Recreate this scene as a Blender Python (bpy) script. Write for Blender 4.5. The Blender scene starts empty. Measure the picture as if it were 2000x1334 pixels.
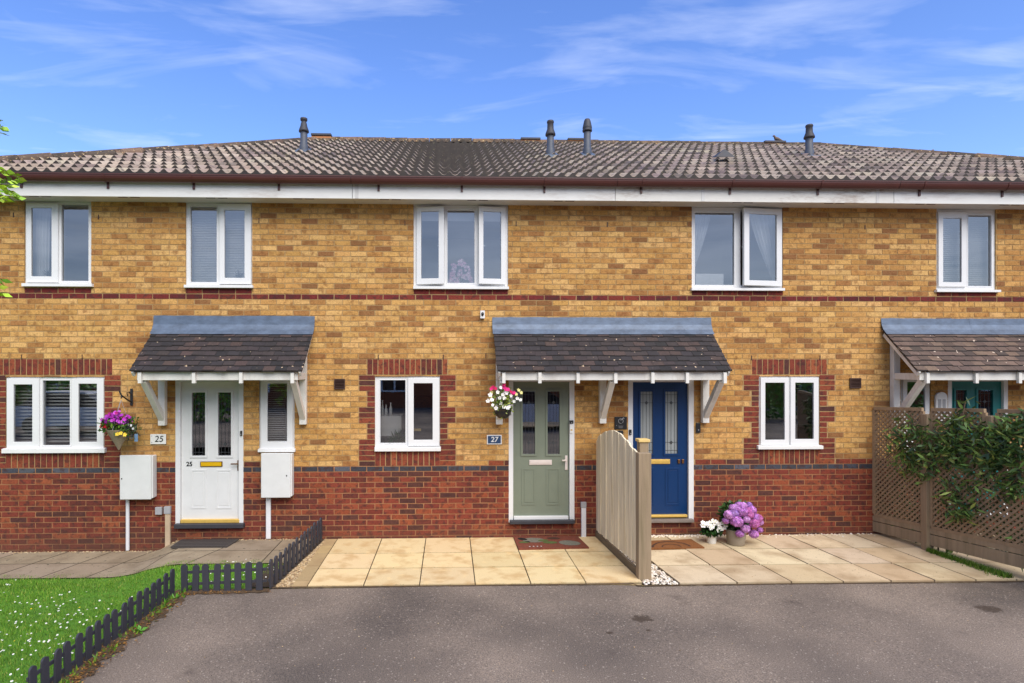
import bpy, math, random
from math import radians, sin, cos, pi, tan
from mathutils import Vector, Matrix
random.seed(7)
R = random.random
def U(a, b): return a + (b - a) * random.random()
scene = bpy.context.scene
COL = scene.collection

# ------------------------------------------------------------------ camera geometry (pixels of the 2000x1334 photo)
F, CX, CY = 1143.0, 913.0, 716.0
D, H = 8.2, 2.39
TH = math.atan(35.0 / F)
RT = Vector((cos(TH), -sin(TH), 0)); FW = Vector((sin(TH), cos(TH), 0)); UPV = Vector((0, 0, 1))
CAM = Vector((0, -D, H))
def ray(px, py): return RT * ((px - CX) / F) + FW + UPV * ((CY - py) / F)
def W(px, py, Y=0.0):
    d = ray(px, py); t = (D + Y) / d.y
    return CAM + d * t
def G(px, py, Z=0.0):
    d = ray(px, py); t = (Z - H) / d.z
    return CAM + d * t
def WX(px, Y=0.0): return W(px, CY, Y).x
def WZ(px, py, Y=0.0): return W(px, py, Y).z
def WR(x0, x1, y0, y1, Y=0.0):          # pixel rect -> (x0,x1,z0,z1) on plane Y
    a = W(x0, (y0 + y1) / 2, Y).x; b = W(x1, (y0 + y1) / 2, Y).x
    m = (x0 + x1) / 2
    return (a, b, W(m, y1, Y).z, W(m, y0, Y).z)

def s(r, g, b):
    def f(c):
        c /= 255.0
        return c / 12.92 if c <= 0.04045 else ((c + 0.055) / 1.055) ** 2.4
    return (f(r), f(g), f(b))
def mul(c, k): return (c[0] * k, c[1] * k, c[2] * k)
def jit(c, v):
    k = 1 + U(-v, v)
    return (c[0] * k, c[1] * k * (1 + U(-v, v) * .3), c[2] * k * (1 + U(-v, v) * .4))

# ------------------------------------------------------------------ materials
def newmat(name):
    m = bpy.data.materials.new(name); m.use_nodes = True
    nt = m.node_tree; nt.nodes.clear()
    out = nt.nodes.new('ShaderNodeOutputMaterial')
    b = nt.nodes.new('ShaderNodeBsdfPrincipled')
    nt.links.new(b.outputs[0], out.inputs[0])
    return m, nt, b, out
def N(nt, t, **kw):
    n = nt.nodes.new(t)
    for k, v in kw.items(): setattr(n, k, v)
    return n
def noise(nt, scale, detail=4, rough=.6, vec=None, stretch=None):
    tc = N(nt, 'ShaderNodeTexCoord')
    n = N(nt, 'ShaderNodeTexNoise')
    n.inputs['Scale'].default_value = scale; n.inputs['Detail'].default_value = detail; n.inputs['Roughness'].default_value = rough
    src = tc.outputs['Object']
    if stretch:
        mp = N(nt, 'ShaderNodeMapping'); mp.inputs['Scale'].default_value = stretch
        nt.links.new(src, mp.inputs[0]); src = mp.outputs[0]
    nt.links.new(src, n.inputs['Vector'])
    return n.outputs['Fac']
def ramp(nt, fac, stops):
    r = N(nt, 'ShaderNodeValToRGB')
    els = r.color_ramp.elements
    while len(els) > 1: els.remove(els[-1])
    for i, (p, c) in enumerate(stops):
        e = els[0] if i == 0 else els.new(p)
        e.position = p; e.color = (*c, 1) if len(c) == 3 else c
    nt.links.new(fac, r.inputs[0])
    return r.outputs[0]
def mix(nt, fac, a, b, mode='MIX'):
    m = N(nt, 'ShaderNodeMix', data_type='RGBA', blend_type=mode)
    for sock, v in ((m.inputs[0], fac), (m.inputs[6], a), (m.inputs[7], b)):
        if isinstance(v, (int, float)): sock.default_value = v
        elif isinstance(v, tuple): sock.default_value = (*v, 1) if len(v) == 3 else v
        else: nt.links.new(v, sock)
    return m.outputs[2]
def bump(nt, b, h, strength=.3, dist=.01):
    bp = N(nt, 'ShaderNodeBump'); bp.inputs['Strength'].default_value = strength; bp.inputs['Distance'].default_value = dist
    nt.links.new(h, bp.inputs['Height']); nt.links.new(bp.outputs[0], b.inputs['Normal'])

def plain(name, c, rough=.5, var=.12, scale=8, metal=0.0, bmp=0.0, dirt=None, dirt_amt=.0, stretch=None, spec=.5):
    m, nt, b, o = newmat(name)
    n = noise(nt, scale, stretch=stretch)
    col = ramp(nt, n, [(.25, mul(c, 1 - var)), (.75, mul(c, 1 + var))])
    if dirt:
        n2 = noise(nt, scale * .35, 6, .7, stretch=stretch)
        f = ramp(nt, n2, [(.52, (0, 0, 0)), (.75, (dirt_amt,) * 3)])
        col = mix(nt, f, col, dirt)
    nt.links.new(col, b.inputs['Base Color'])
    b.inputs['Roughness'].default_value = rough; b.inputs['Metallic'].default_value = metal
    b.inputs['Specular IOR Level'].default_value = spec
    if bmp: bump(nt, b, noise(nt, scale * 8, 4), bmp, .004)
    return m
def attr_mat(name, rough=.85, spots=None, spot_scale=30, spot_lo=.55, spot_hi=.68, fine=.25, fine_scale=60, bmp=.4, spots2=None, spec=.3, spot_amt=.8, bdist=.004, damp=None):
    """colour per face from the mesh's Col attribute, with grain and blotches"""
    m, nt, b, o = newmat(name)
    a = N(nt, 'ShaderNodeAttribute', attribute_name='Col')
    n = noise(nt, fine_scale, 5, .65)
    g = ramp(nt, n, [(.3, (1 - fine,) * 3), (.7, (1 + fine,) * 3)])
    col = mix(nt, 1.0, a.outputs['Color'], g, 'MULTIPLY')
    if spots:
        f = ramp(nt, noise(nt, spot_scale, 3, .55), [(spot_lo, (0, 0, 0)), (spot_hi, (spot_amt,) * 3)])
        col = mix(nt, f, col, spots)
    if spots2:
        c2, sc, lo, hi = spots2
        f = ramp(nt, noise(nt, sc, 2, .5), [(lo, (0, 0, 0)), (hi, (1, 1, 1))])
        col = mix(nt, f, col, c2)
    if damp:
        tc = N(nt, 'ShaderNodeTexCoord'); sx = N(nt, 'ShaderNodeSeparateXYZ'); nt.links.new(tc.outputs['Object'], sx.inputs[0])
        ad = N(nt, 'ShaderNodeMath', operation='MULTIPLY_ADD'); ad.inputs[1].default_value = .55; nt.links.new(noise(nt, 2.5, 6, .7), ad.inputs[0]); nt.links.new(sx.outputs[2], ad.inputs[2])
        col = mix(nt, ramp(nt, ad.outputs[0], [(.12, (.55,) * 3), (.5, (0, 0, 0))]), col, damp)
    nt.links.new(col, b.inputs['Base Color'])
    b.inputs['Roughness'].default_value = rough; b.inputs['Specular IOR Level'].default_value = spec
    if bmp: bump(nt, b, n, bmp, bdist)
    return m

M = {}
M['brick'] = attr_mat('brick_faces', .9, s(122, 78, 46), 12, .50, .66, .28, 60, .5, spec=.2, spot_amt=.6)
M['redbrick'] = attr_mat('red_brick_faces', .9, s(70, 46, 44), 13, .50, .62, .28, 55, .5, spec=.2, spot_amt=.7, damp=s(88, 66, 54))
M['mortar'] = attr_mat('mortar', .95, s(110, 84, 58), 3, .5, .7, .15, 120, .5, spec=.1, spot_amt=.4, damp=s(92, 76, 62))
M['upvc'] = plain('white_upvc', (.75, .75, .75), .32, .03, 3)
M['upvc_step'] = plain('white_upvc_sill', (.78, .78, .77), .35, .04, 6)
M['woodwhite'] = plain('white_painted_wood', (.74, .72, .67), .55, .07, 9, bmp=.1, dirt=s(150, 130, 105), dirt_amt=.45, stretch=(1, 1, .4))
M['fascia'] = plain('white_fascia_board', (.76, .75, .72), .5, .05, 4, dirt=s(150, 125, 105), dirt_amt=.55, stretch=(1, 1, 5))
M['fascia_old'] = plain('peeling_fascia_board', (.74, .72, .67), .6, .06, 5, dirt=s(140, 112, 92), dirt_amt=1.0, stretch=(1, 1, 4))
M['soffit'] = plain('soffit_board', (.66, .65, .63), .6, .06, 2, dirt=s(120, 110, 100), dirt_amt=.4)
M['gutter'] = plain('brown_gutter', s(84, 46, 40), .35, .15, 3)
M['tile'] = attr_mat('roof_tiles', .62, s(70, 60, 52), 7, .56, .70, .16, 45, .3, spots2=(s(90, 84, 60), 20, .66, .72), spec=.5, spot_amt=.7)
M['ridge'] = attr_mat('ridge_tiles', .85, s(60, 54, 46), 7, .5, .66, .25, 40, .5, spots2=(s(190, 165, 120), 25, .62, .70), spec=.3)
M['slate'] = attr_mat('canopy_tiles', .7, s(46, 42, 44), 8, .5, .7, .25, 60, .4, spots2=(s(205, 180, 150), 19, .71, .74), spec=.4, spot_amt=.5)
M['slate_brown'] = attr_mat('canopy_tiles_brown', .7, s(80, 62, 54), 8, .5, .7, .22, 60, .4, spots2=(s(225, 205, 185), 17, .72, .74), spec=.4, spot_amt=.5)
M['lead'] = plain('lead_flashing', s(90, 104, 124), .5, .3, 6, metal=.2, bmp=.3, dirt=s(66, 74, 88), dirt_amt=.85, stretch=(1.2, 1, 2.2))
M['under'] = plain('canopy_underside', s(120, 100, 80), .8, .15, 10)
M['flue'] = plain('flue_grey_metal', s(74, 80, 92), .55, .15, 8)
M['cowl'] = plain('flue_cowl', s(56, 58, 66), .6, .15, 10, dirt=s(90, 60, 50), dirt_amt=.5)
M['terracotta'] = plain('ridge_terminal_clay', s(168, 112, 70), .85, .25, 14, bmp=.3)
M['interior'] = plain('room_plaster', (.66, .63, .60), .9, .05, 2)
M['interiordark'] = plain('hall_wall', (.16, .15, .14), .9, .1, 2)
M['brass'] = plain('brass', s(222, 184, 96), .38, .1, 20, metal=.25)
M['gold'] = plain('gold_letter_plate', s(235, 185, 25), .35, .04, 20, metal=.2)
M['bronze'] = plain('bronze_handle', s(120, 84, 52), .35, .1, 20, metal=.6)
M['steel'] = plain('satin_steel', (.7, .68, .66), .35, .05, 20, metal=.5)
M['pinkmetal'] = plain('pale_letter_plate', s(225, 212, 205), .4, .05, 20, metal=.15)
M['black'] = plain('black_plastic', (.018, .018, .02), .35, .2, 20)
M['iron'] = plain('black_wrought_iron', (.02, .02, .022), .5, .2, 30)
M['doorwhite'] = plain('white_door_paint', (.73, .73, .73), .34, .04, 5, dirt=(.6, .59, .57), dirt_amt=.35)
M['doorgreen'] = plain('sage_green_door_paint', s(121, 129, 113), .42, .05, 5, bmp=.03)
M['doorblue'] = plain('blue_door_paint', s(4, 50, 98), .32, .06, 5)
M['doorteal'] = plain('teal_door_paint', s(24, 112, 112), .4, .06, 5)
M['step'] = plain('dark_door_step', s(56, 56, 62), .6, .15, 10)
M['stepgrey'] = plain('grey_door_step', s(125, 115, 108), .7, .15, 10)
M['brownvent'] = plain('brown_vent_plastic', s(66, 44, 38), .6, .15, 30)
M['meter'] = plain('white_meter_box_plastic', (.71, .71, .70), .45, .05, 6, dirt=(.58, .56, .52), dirt_amt=.4)
M['conduit'] = plain('white_conduit', (.74, .74, .76), .45, .05, 5)
M['greyplastic'] = plain('grey_plastic', s(165, 165, 168), .5, .06, 6)
M['signwhite'] = plain('white_sign_plate', (.78, .77, .75), .5, .05, 12)
M['navy'] = plain('navy_sign_plate', s(46, 72, 108), .4, .08, 10)
M['ink'] = plain('black_lettering', (.02, .02, .02), .5, .1, 10)
M['picket'] = plain('charcoal_painted_picket', s(58, 58, 66), .6, .2, 12, bmp=.25, dirt=s(92, 84, 76), dirt_amt=.4, stretch=(1, 1, .3))
M['timber'] = plain('weathered_pale_boards', s(232, 218, 188), .8, .3, 13, bmp=.3, dirt=s(150, 128, 94), dirt_amt=.7, stretch=(4, 4, .12))
M['timberpost'] = plain('weathered_grey_post', s(152, 132, 106), .85, .2, 8, bmp=.35, dirt=s(100, 92, 60), dirt_amt=.6, stretch=(3, 3, .2))
M['timbergravel'] = plain('damp_gravel_board', s(116, 100, 78), .85, .2, 7, bmp=.3, dirt=s(78, 74, 48), dirt_amt=.6, stretch=(1, .3, 2))
M['paletimber'] = plain('new_pine_cap', s(222, 190, 120), .7, .1, 12)
M['trellis'] = plain('trellis_timber', s(150, 126, 98), .8, .2, 12, bmp=.2)
M['slabyellow'] = attr_mat('buff_paving', .75, s(186, 146, 92), 4.2, .48, .66, .1, 90, .25, spots2=(s(235, 205, 150), 5, .6, .8), spec=.3, spot_amt=.55)
M['slabgrey'] = attr_mat('weathered_paving', .8, s(150, 122, 88), 2.6, .46, .7, .08, 90, .2, spots2=(s(96, 84, 66), 40, .70, .75), spec=.3, spot_amt=.6)
M['path'] = attr_mat('concrete_path_slabs', .9, s(120, 104, 84), 4, .45, .7, .14, 110, .35, spots2=(s(90, 86, 70), 18, .66, .72), spec=.2, spot_amt=.6)
M['soil'] = plain('dark_joint_soil', s(70, 58, 44), .95, .3, 20, bmp=.4)
M['pebble'] = attr_mat('pebbles', .7, None, fine=.12, bmp=.1)
M['leaf'] = attr_mat('leaf', .5, None, fine=.15, fine_scale=30, bmp=0, spec=.4)
M['petal'] = attr_mat('petal', .6, None, fine=.08, bmp=0, spec=.2)
M['bark'] = plain('bark', s(92, 74, 56), .9, .25, 20, bmp=.4)
M['grass'] = attr_mat('grass_blades', .6, None, fine=.1, bmp=0, spec=.3)
M['blind'] = plain('blind_slats', (.72, .71, .69), .5, .03, 5)
M['net'] = None
M['mat_grey'] = plain('grey_door_mat', s(74, 68, 64), .95, .2, 60, bmp=.6)
M['mat_coir'] = plain('brown_coir_mat', s(132, 82, 40), .95, .25, 50, bmp=.8, dirt=s(80, 48, 26), dirt_amt=.7)
M['mat_dark'] = plain('mat_dark_pattern', s(70, 44, 30), .95, .2, 60)
M['mat_rust'] = plain('rust_mat', s(120, 62, 44), .95, .3, 40, bmp=.6, dirt=s(80, 46, 36), dirt_amt=.7)
M['mat_green'] = plain('mat_green_leaf_pattern', s(84, 96, 48), .95, .2, 40)
M['mat_greyblue'] = plain('mat_grey_feather_pattern', s(116, 112, 98), .95, .3, 40)
M['wicker'] = plain('grey_wicker', s(160, 144, 122), .85, .2, 60, bmp=.8)
M['potwhite'] = plain('white_ceramic', (.70, .69, .66), .35, .04, 6)
M['potgrey'] = plain('grey_stone_pot', s(150, 138, 122), .75, .08, 16, bmp=.15)
M['bluetag'] = plain('blue_tag', s(110, 140, 175), .6, .05, 8)
M['bird'] = plain('grey_bird_feathers', s(110, 96, 88), .8, .25, 30)
M['carwhite'] = plain('white_car_paint', (.75, .75, .76), .25, .02, 2)
M['darkglass'] = plain('dark_car_glass', (.02, .022, .025), .1, .1, 2)
M['blossom'] = plain('pink_ornament', s(226, 170, 196), .7, .1, 30)
M['sofa'] = plain('dark_furniture', s(40, 42, 50), .8, .15, 10)
M['worktop'] = plain('pale_counter', (.62, .6, .57), .5, .05, 8)

def glass_mat(name, refl, tint=(.93, .95, .95), rough=.0):
    m = bpy.data.materials.new(name); m.use_nodes = True; nt = m.node_tree; nt.nodes.clear()
    o = N(nt, 'ShaderNodeOutputMaterial'); mx = N(nt, 'ShaderNodeMixShader')
    t = N(nt, 'ShaderNodeBsdfTransparent'); t.inputs[0].default_value = (*tint, 1)
    g = N(nt, 'ShaderNodeBsdfGlossy'); g.inputs['Roughness'].default_value = rough; g.inputs['Color'].default_value = (.95, .97, 1, 1)
    lw = N(nt, 'ShaderNodeFresnel'); lw.inputs['IOR'].default_value = 1.5
    ad = N(nt, 'ShaderNodeMath', operation='ADD', use_clamp=True); ad.inputs[1].default_value = refl
    nt.links.new(lw.outputs[0], ad.inputs[0]); nt.links.new(ad.outputs[0], mx.inputs[0])
    nt.links.new(t.outputs[0], mx.inputs[1]); nt.links.new(g.outputs[0], mx.inputs[2]); nt.links.new(mx.outputs[0], o.inputs[0])
    # gentle waviness of the sheet
    bp = N(nt, 'ShaderNodeBump'); bp.inputs['Strength'].default_value = .02; bp.inputs['Distance'].default_value = .02
    nt.links.new(noise(nt, 2.2, 1), bp.inputs['Height']); nt.links.new(bp.outputs[0], g.inputs['Normal'])
    return m
M['glass'] = glass_mat('double_glazing', .20)
M['glass_up'] = glass_mat('upper_double_glazing', .21)
M['glass_door'] = glass_mat('door_glass', .16, (.8, .8, .79))
M['frosted'] = plain('pale_frosted_glass', s(150, 155, 155), .18, .12, 6, stretch=(6, 6, .3))
M['lead_came'] = plain('lead_came', s(70, 72, 74), .5, .1, 20, metal=.3)
def net_mat():
    m = bpy.data.materials.new('net_curtain_voile'); m.use_nodes = True; nt = m.node_tree; nt.nodes.clear()
    o = N(nt, 'ShaderNodeOutputMaterial'); mx = N(nt, 'ShaderNodeMixShader'); mx.inputs[0].default_value = .94
    t = N(nt, 'ShaderNodeBsdfTransparent'); d = N(nt, 'ShaderNodeBsdfDiffuse'); d.inputs[0].default_value = (.8, .8, .8, 1)
    nt.links.new(t.outputs[0], mx.inputs[1]); nt.links.new(d.outputs[0], mx.inputs[2]); nt.links.new(mx.outputs[0], o.inputs[0])
    return m
M['net'] = net_mat()

def tarmac_mat():
    m, nt, b, o = newmat('tarmac')
    base = ramp(nt, noise(nt, .55, 3, .5), [(.34, s(98, 89, 82)), (.66, s(140, 126, 113))])
    agg = ramp(nt, noise(nt, 95, 3, .7), [(.30, (.45,) * 3), (.5, (1, 1, 1)), (.72, (1.7, 1.62, 1.5))])
    col = mix(nt, 1.0, base, agg, 'MULTIPLY')
    vo = N(nt, 'ShaderNodeTexVoronoi'); vo.inputs['Scale'].default_value = 90
    tc = N(nt, 'ShaderNodeTexCoord'); nt.links.new(tc.outputs['Object'], vo.inputs['Vector'])
    fl = ramp(nt, vo.outputs['Color'], [(.86, (0, 0, 0)), (.9, (.5,) * 3)])
    col = mix(nt, fl, col, s(190, 176, 160))
    st = ramp(nt, noise(nt, 1.6, 5, .7), [(.63, (0, 0, 0)), (.72, (.55,) * 3)])
    col = mix(nt, st, col, s(78, 68, 62))
    # two oil stains
    for (px, py, rx) in ((1253, 1205, .17), (1931, 1186, .20), (1190, 1232, .06), (1268, 1228, .05)):
        p = G(px, py)
        mp = N(nt, 'ShaderNodeMapping'); mp.inputs['Location'].default_value = (-p.x / rx, -p.y / (rx * .8), 0)
        mp.inputs['Scale'].default_value = (1 / rx, 1 / (rx * .8), 0)
        g = N(nt, 'ShaderNodeTexGradient', gradient_type='SPHERICAL')
        ge = N(nt, 'ShaderNodeNewGeometry')
        nt.links.new(ge.outputs['Position'], mp.inputs[0]); nt.links.new(mp.outputs[0], g.inputs[0])
        mm = N(nt, 'ShaderNodeMath', operation='MULTIPLY'); nt.links.new(g.outputs['Fac'], mm.inputs[0]); nt.links.new(noise(nt, 26, 4), mm.inputs[1])
        col = mix(nt, ramp(nt, mm.outputs[0], [(.17, (0, 0, 0)), (.27, (.8,) * 3)]), col, s(66, 54, 44))
    nt.links.new(col, b.inputs['Base Color']); b.inputs['Roughness'].default_value = .9; b.inputs['Specular IOR Level'].default_value = .25
    bump(nt, b, noise(nt, 95, 3, .7), .7, .006)
    return m
M['tarmac'] = tarmac_mat()
M['lawnsoil'] = plain('lawn_turf', s(84, 132, 28), .95, .3, 12, bmp=.6)
M['earth'] = plain('far_ground', s(96, 92, 80), .95, .2, .4)
M['verge'] = plain('leaf_litter_soil', s(84, 66, 46), .95, .35, 18, bmp=.6)

# ------------------------------------------------------------------ mesh builder
class MB:
    def __init__(self): self.v = []; self.f = []; self.c = []
    def face(self, pts, col=(1, 1, 1)):
        i = len(self.v); self.v += [tuple(p) for p in pts]; self.f.append(tuple(range(i, i + len(pts)))); self.c.append(col)
    def box(self, x0, x1, y0, y1, z0, z1, col=(1, 1, 1), M4=None):
        P = [(x0, y0, z0), (x1, y0, z0), (x1, y1, z0), (x0, y1, z0), (x0, y0, z1), (x1, y0, z1), (x1, y1, z1), (x0, y1, z1)]
        if M4 is not None: P = [tuple(M4 @ Vector(p)) for p in P]
        i = len(self.v); self.v += P
        for q in ((3, 2, 1, 0), (4, 5, 6, 7), (0, 1, 5, 4), (1, 2, 6, 5), (2, 3, 7, 6), (3, 0, 4, 7)):
            self.f.append(tuple(i + k for k in q)); self.c.append(col)
    def beam(self, a, b, w, h, up=(0, 0, 1), col=(1, 1, 1)):
        a = Vector(a); b = Vector(b); d = (b - a); L = d.length; d.normalize()
        sd = d.cross(Vector(up)); sd.normalize(); u = sd.cross(d)
        m = Matrix((( sd.x, d.x, u.x, a.x), (sd.y, d.y, u.y, a.y), (sd.z, d.z, u.z, a.z), (0, 0, 0, 1)))
        self.box(-w / 2, w / 2, 0, L, -h / 2, h / 2, col, m)
    def tube(self, pts, r, n=8, col=(1, 1, 1), caps=True):
        pts = [Vector(p) for p in pts]; rr = r if isinstance(r, (list, tuple)) else [r] * len(pts)
        i0 = len(self.v); ref = None
        for k, p in enumerate(pts):
            d = (pts[min(k + 1, len(pts) - 1)] - pts[max(k - 1, 0)]); d.normalize()
            if ref is None:
                ref = Vector((0, 0, 1)) if abs(d.z) < .9 else Vector((1, 0, 0))
            a = d.cross(ref); a.normalize(); b = d.cross(a)
            ref = a.cross(d)
            for j in range(n):
                t = 2 * pi * j / n
                self.v.append(tuple(p + (a * cos(t) + b * sin(t)) * rr[k]))
        for k in range(len(pts) - 1):
            for j in range(n):
                q = i0 + k * n; self.f.append((q + j, q + (j + 1) % n, q + n + (j + 1) % n, q + n + j)); self.c.append(col)
        if caps:
            self.f.append(tuple(i0 + j for j in range(n))[::-1]); self.c.append(col)
            q = i0 + (len(pts) - 1) * n; self.f.append(tuple(q + j for j in range(n))); self.c.append(col)
    def lathe(self, c, prof, n=24, col=(1, 1, 1)):
        c = Vector(c); i0 = len(self.v)
        for (r, z) in prof:
            for j in range(n):
                t = 2 * pi * j / n; self.v.append((c.x + r * cos(t), c.y + r * sin(t), c.z + z))
        for k in range(len(prof) - 1):
            for j in range(n):
                q = i0 + k * n; self.f.append((q + j, q + (j + 1) % n, q + n + (j + 1) % n, q + n + j)); self.c.append(col)
    def plate(self, rect, holes, y0, y1, col=(1, 1, 1), back=False, zcut=()):
        """a slab in the XZ plane, front at y0, with rectangular holes; rims reach back to y1"""
        X0, X1, Z0, Z1 = rect
        cl = lambda v, a, b: min(max(v, a), b)
        hs = [(cl(a, X0, X1), cl(b, X0, X1), cl(c, Z0, Z1), cl(d, Z0, Z1)) for a, b, c, d in holes]
        hs = [h for h in hs if h[1] - h[0] > 1e-6 and h[3] - h[2] > 1e-6]
        xs = sorted({round(v, 6) for v in [X0, X1] + [h[0] for h in hs] + [h[1] for h in hs]})
        zs = sorted({round(v, 6) for v in [Z0, Z1] + list(zcut) + [h[2] for h in hs] + [h[3] for h in hs]})
        solid = {}
        for i in range(len(xs) - 1):
            for k in range(len(zs) - 1):
                mx = (xs[i] + xs[i + 1]) / 2; mz = (zs[k] + zs[k + 1]) / 2
                solid[i, k] = not any(h[0] < mx < h[1] and h[2] < mz < h[3] for h in hs)
        vid = {}
        def V(i, k, y):
            if (i, k, y) not in vid:
                vid[i, k, y] = len(self.v); self.v.append((xs[i], y, zs[k]))
            return vid[i, k, y]
        def add(*q): self.f.append(q); self.c.append(col)
        for (i, k), sd in solid.items():
            if not sd: continue
            add(V(i, k, y0), V(i + 1, k, y0), V(i + 1, k + 1, y0), V(i, k + 1, y0))
            if back: add(V(i, k + 1, y1), V(i + 1, k + 1, y1), V(i + 1, k, y1), V(i, k, y1))
            if not solid.get((i - 1, k)): add(V(i, k, y1), V(i, k, y0), V(i, k + 1, y0), V(i, k + 1, y1))
            if not solid.get((i + 1, k)): add(V(i + 1, k, y0), V(i + 1, k, y1), V(i + 1, k + 1, y1), V(i + 1, k + 1, y0))
            if not solid.get((i, k - 1)): add(V(i, k, y1), V(i + 1, k, y1), V(i + 1, k, y0), V(i, k, y0))
            if not solid.get((i, k + 1)): add(V(i, k + 1, y0), V(i + 1, k + 1, y0), V(i + 1, k + 1, y1), V(i, k + 1, y1))
    def xform(self, fn):
        self.v = [tuple(fn(Vector(p))) for p in self.v]
    def build(self, name, mat, parent=None, origin=None, smooth=False, bevel=0.0, mats=None):
        org = Vector((0, 0, 0))
        if parent is not None:
            r = parent
            while r.parent: r = r.parent
            org = r.location.copy()
        elif origin is not None: org = Vector(origin)
        me = bpy.data.meshes.new(name)
        me.from_pydata([(p[0] - org.x, p[1] - org.y, p[2] - org.z) for p in self.v], [], self.f)
        at = me.attributes.new('Col', 'FLOAT_COLOR', 'CORNER')
        buf = []
        for f, c in zip(self.f, self.c): buf += [c[0], c[1], c[2], 1.0] * len(f)
        at.data.foreach_set('color', buf)
        if smooth: me.polygons.foreach_set('use_smooth', [True] * len(me.polygons))
        me.materials.append(M[mat] if isinstance(mat, str) else mat)
        me.update()
        o = bpy.data.objects.new(name, me); COL.objects.link(o)
        if parent is not None: o.parent = parent
        else: o.location = org
        if bevel:
            b = o.modifiers.new('bevel', 'BEVEL'); b.width = bevel; b.segments = 2; b.limit_method = 'ANGLE'; b.angle_limit = radians(40)
        return o
def tag(o, label, cat, group=None, kind=None):
    if label: o['label'] = label
    if cat: o['category'] = cat
    if group: o['group'] = group
    if kind: o['kind'] = kind
    return o
def thing(name, loc, label, cat, group=None):
    o = bpy.data.objects.new(name, None); COL.objects.link(o); o.location = loc; o.empty_display_size = .1
    return tag(o, label, cat, group)
def struct(o, kind='structure'): o['kind'] = kind; return o
def text(name, body, mat, parent, loc, size, depth=.002, bold=False, shear=0.0):
    cu = bpy.data.curves.new(name, 'FONT'); cu.body = body; cu.size = size; cu.extrude = depth; cu.align_x = 'CENTER'; cu.align_y = 'CENTER'; cu.shear = shear
    if bold: cu.offset = size * .02
    tmp = bpy.data.objects.new(name, cu); COL.objects.link(tmp)
    dg = bpy.context.evaluated_depsgraph_get(); dg.update()
    me = bpy.data.meshes.new_from_object(tmp.evaluated_get(dg)); bpy.data.objects.remove(tmp)
    me.transform(Matrix.Rotation(pi / 2, 4, 'X'))
    r = parent
    while r.parent: r = r.parent
    me.transform(Matrix.Translation(Vector(loc) - r.location))
    me.materials.clear(); me.materials.append(M[mat])
    o = bpy.data.objects.new(name, me); COL.objects.link(o); o.parent = parent
    return o
def sub(o, label): o['label'] = label; return o

# ------------------------------------------------------------------ houses: extents
ZS = WZ(900, 580); ZB = WZ(700, 915)
CH = (ZS - ZB) / 32.0                       # one brick course
zc = lambda k: ZB + (k - .5) * CH           # bottom of course k (0 = blue band)
XB = [WX(-95), WX(695), WX(1190), WX(1715)]
XMID = WX(1222)
XB.append(2 * XMID - XB[0])
ZSOF = WZ(300, 395)
DEPTH = 8.0
HOUSES = []
hlab = ['end terraced brick house with white front door and number 25 plaque',
        'terraced brick house with sage green front door and number 27 plaque',
        'terraced brick house with royal blue front door behind the timber divider',
        'terraced brick house with teal front door behind the trellis fence']
for i in range(4):
    HOUSES.append(thing('terraced_house', ((XB[i] + XB[i + 1]) / 2, 0, 0), hlab[i], 'house', 'houses of the brick terrace'))
def house_of(x):
    for i in range(3):
        if x < XB[i + 1]: return i
    return 3

# openings in the wall: pixel rects of the frames
UP = [(48, 178.5, 392, 556), (362.5, 492.5, 394, 559.5), (807.6, 992.5, 398, 562), (1351, 1529, 404, 566), (1829, 1945, 411, 569)]
LW = [(11, 204.5, 736, 879), (732, 859.5, 735, 876), (1482, 1601, 735, 873)]
NW = [(506, 575.5, 738, 880), (1758.5, 1818, 733, 880)]
DR = [(342.6, 475.5, 739, 1028), (993.5, 1122, 737.6, 1020), (1226.7, 1355, 737.6, 1019), (1851, 1968.4, 738, 1013)]
openings = [WR(*r) for r in UP + LW + NW + DR]
openings[0:5] = [(a, b, c, max(d, ZSOF + .01)) for a, b, c, d in openings[0:5]]
LWR = [WR(*r) for r in LW]

YEL = [(s(206, 163, 103), 3), (s(198, 153, 92), 5), (s(189, 143, 83), 5), (s(177, 130, 75), 3), (s(160, 114, 68), 2), (s(140, 98, 62), .9)]
RED = [(s(138, 72, 50), 2.4), (s(128, 62, 48), 4), (s(118, 57, 46), 4), (s(146, 80, 54), .8), (s(104, 55, 46), 2.2), (s(86, 54, 48), .8)]
DKR = [(s(112, 46, 44), 3), (s(96, 42, 42), 2), (s(126, 56, 46), 1.5)]
BLU = [(s(70, 72, 80), 3), (s(62, 62, 68), 2), (s(84, 86, 94), 1)]
from mathutils import noise as mnoise
def pick_at(p, x, z):
    b = mnoise.noise(Vector((x * .9, z * 1.6, 3.1))) + .5 * mnoise.noise(Vector((x * 2.3, z * 4.0, 9.0)))
    n = len(p); q = [(c, w * math.exp((n / 2 - i - .5) * b * .9)) for i, (c, w) in enumerate(p)]
    return pick(q)
def pick(p):
    t = R() * sum(w for _, w in p)
    for c, w in p:
        t -= w
        if t <= 0: return jit(c, .08)
    return p[0][0]
def cut(rects, hole):
    out = []
    for (a, b, c, d) in rects:
        h0, h1, h2, h3 = hole
        if h1 <= a or h0 >= b or h3 <= c or h2 >= d: out.append((a, b, c, d)); continue
        if h0 > a: out.append((a, h0, c, d))
        if h1 < b: out.append((h1, b, c, d))
        m0, m1 = max(a, h0), min(b, h1)
        if h2 > c: out.append((m0, m1, c, h2))
        if h3 < d: out.append((m0, m1, h3, d))
    return out
YB = [MB() for _ in range(4)]; RB = [MB() for _ in range(4)]
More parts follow.
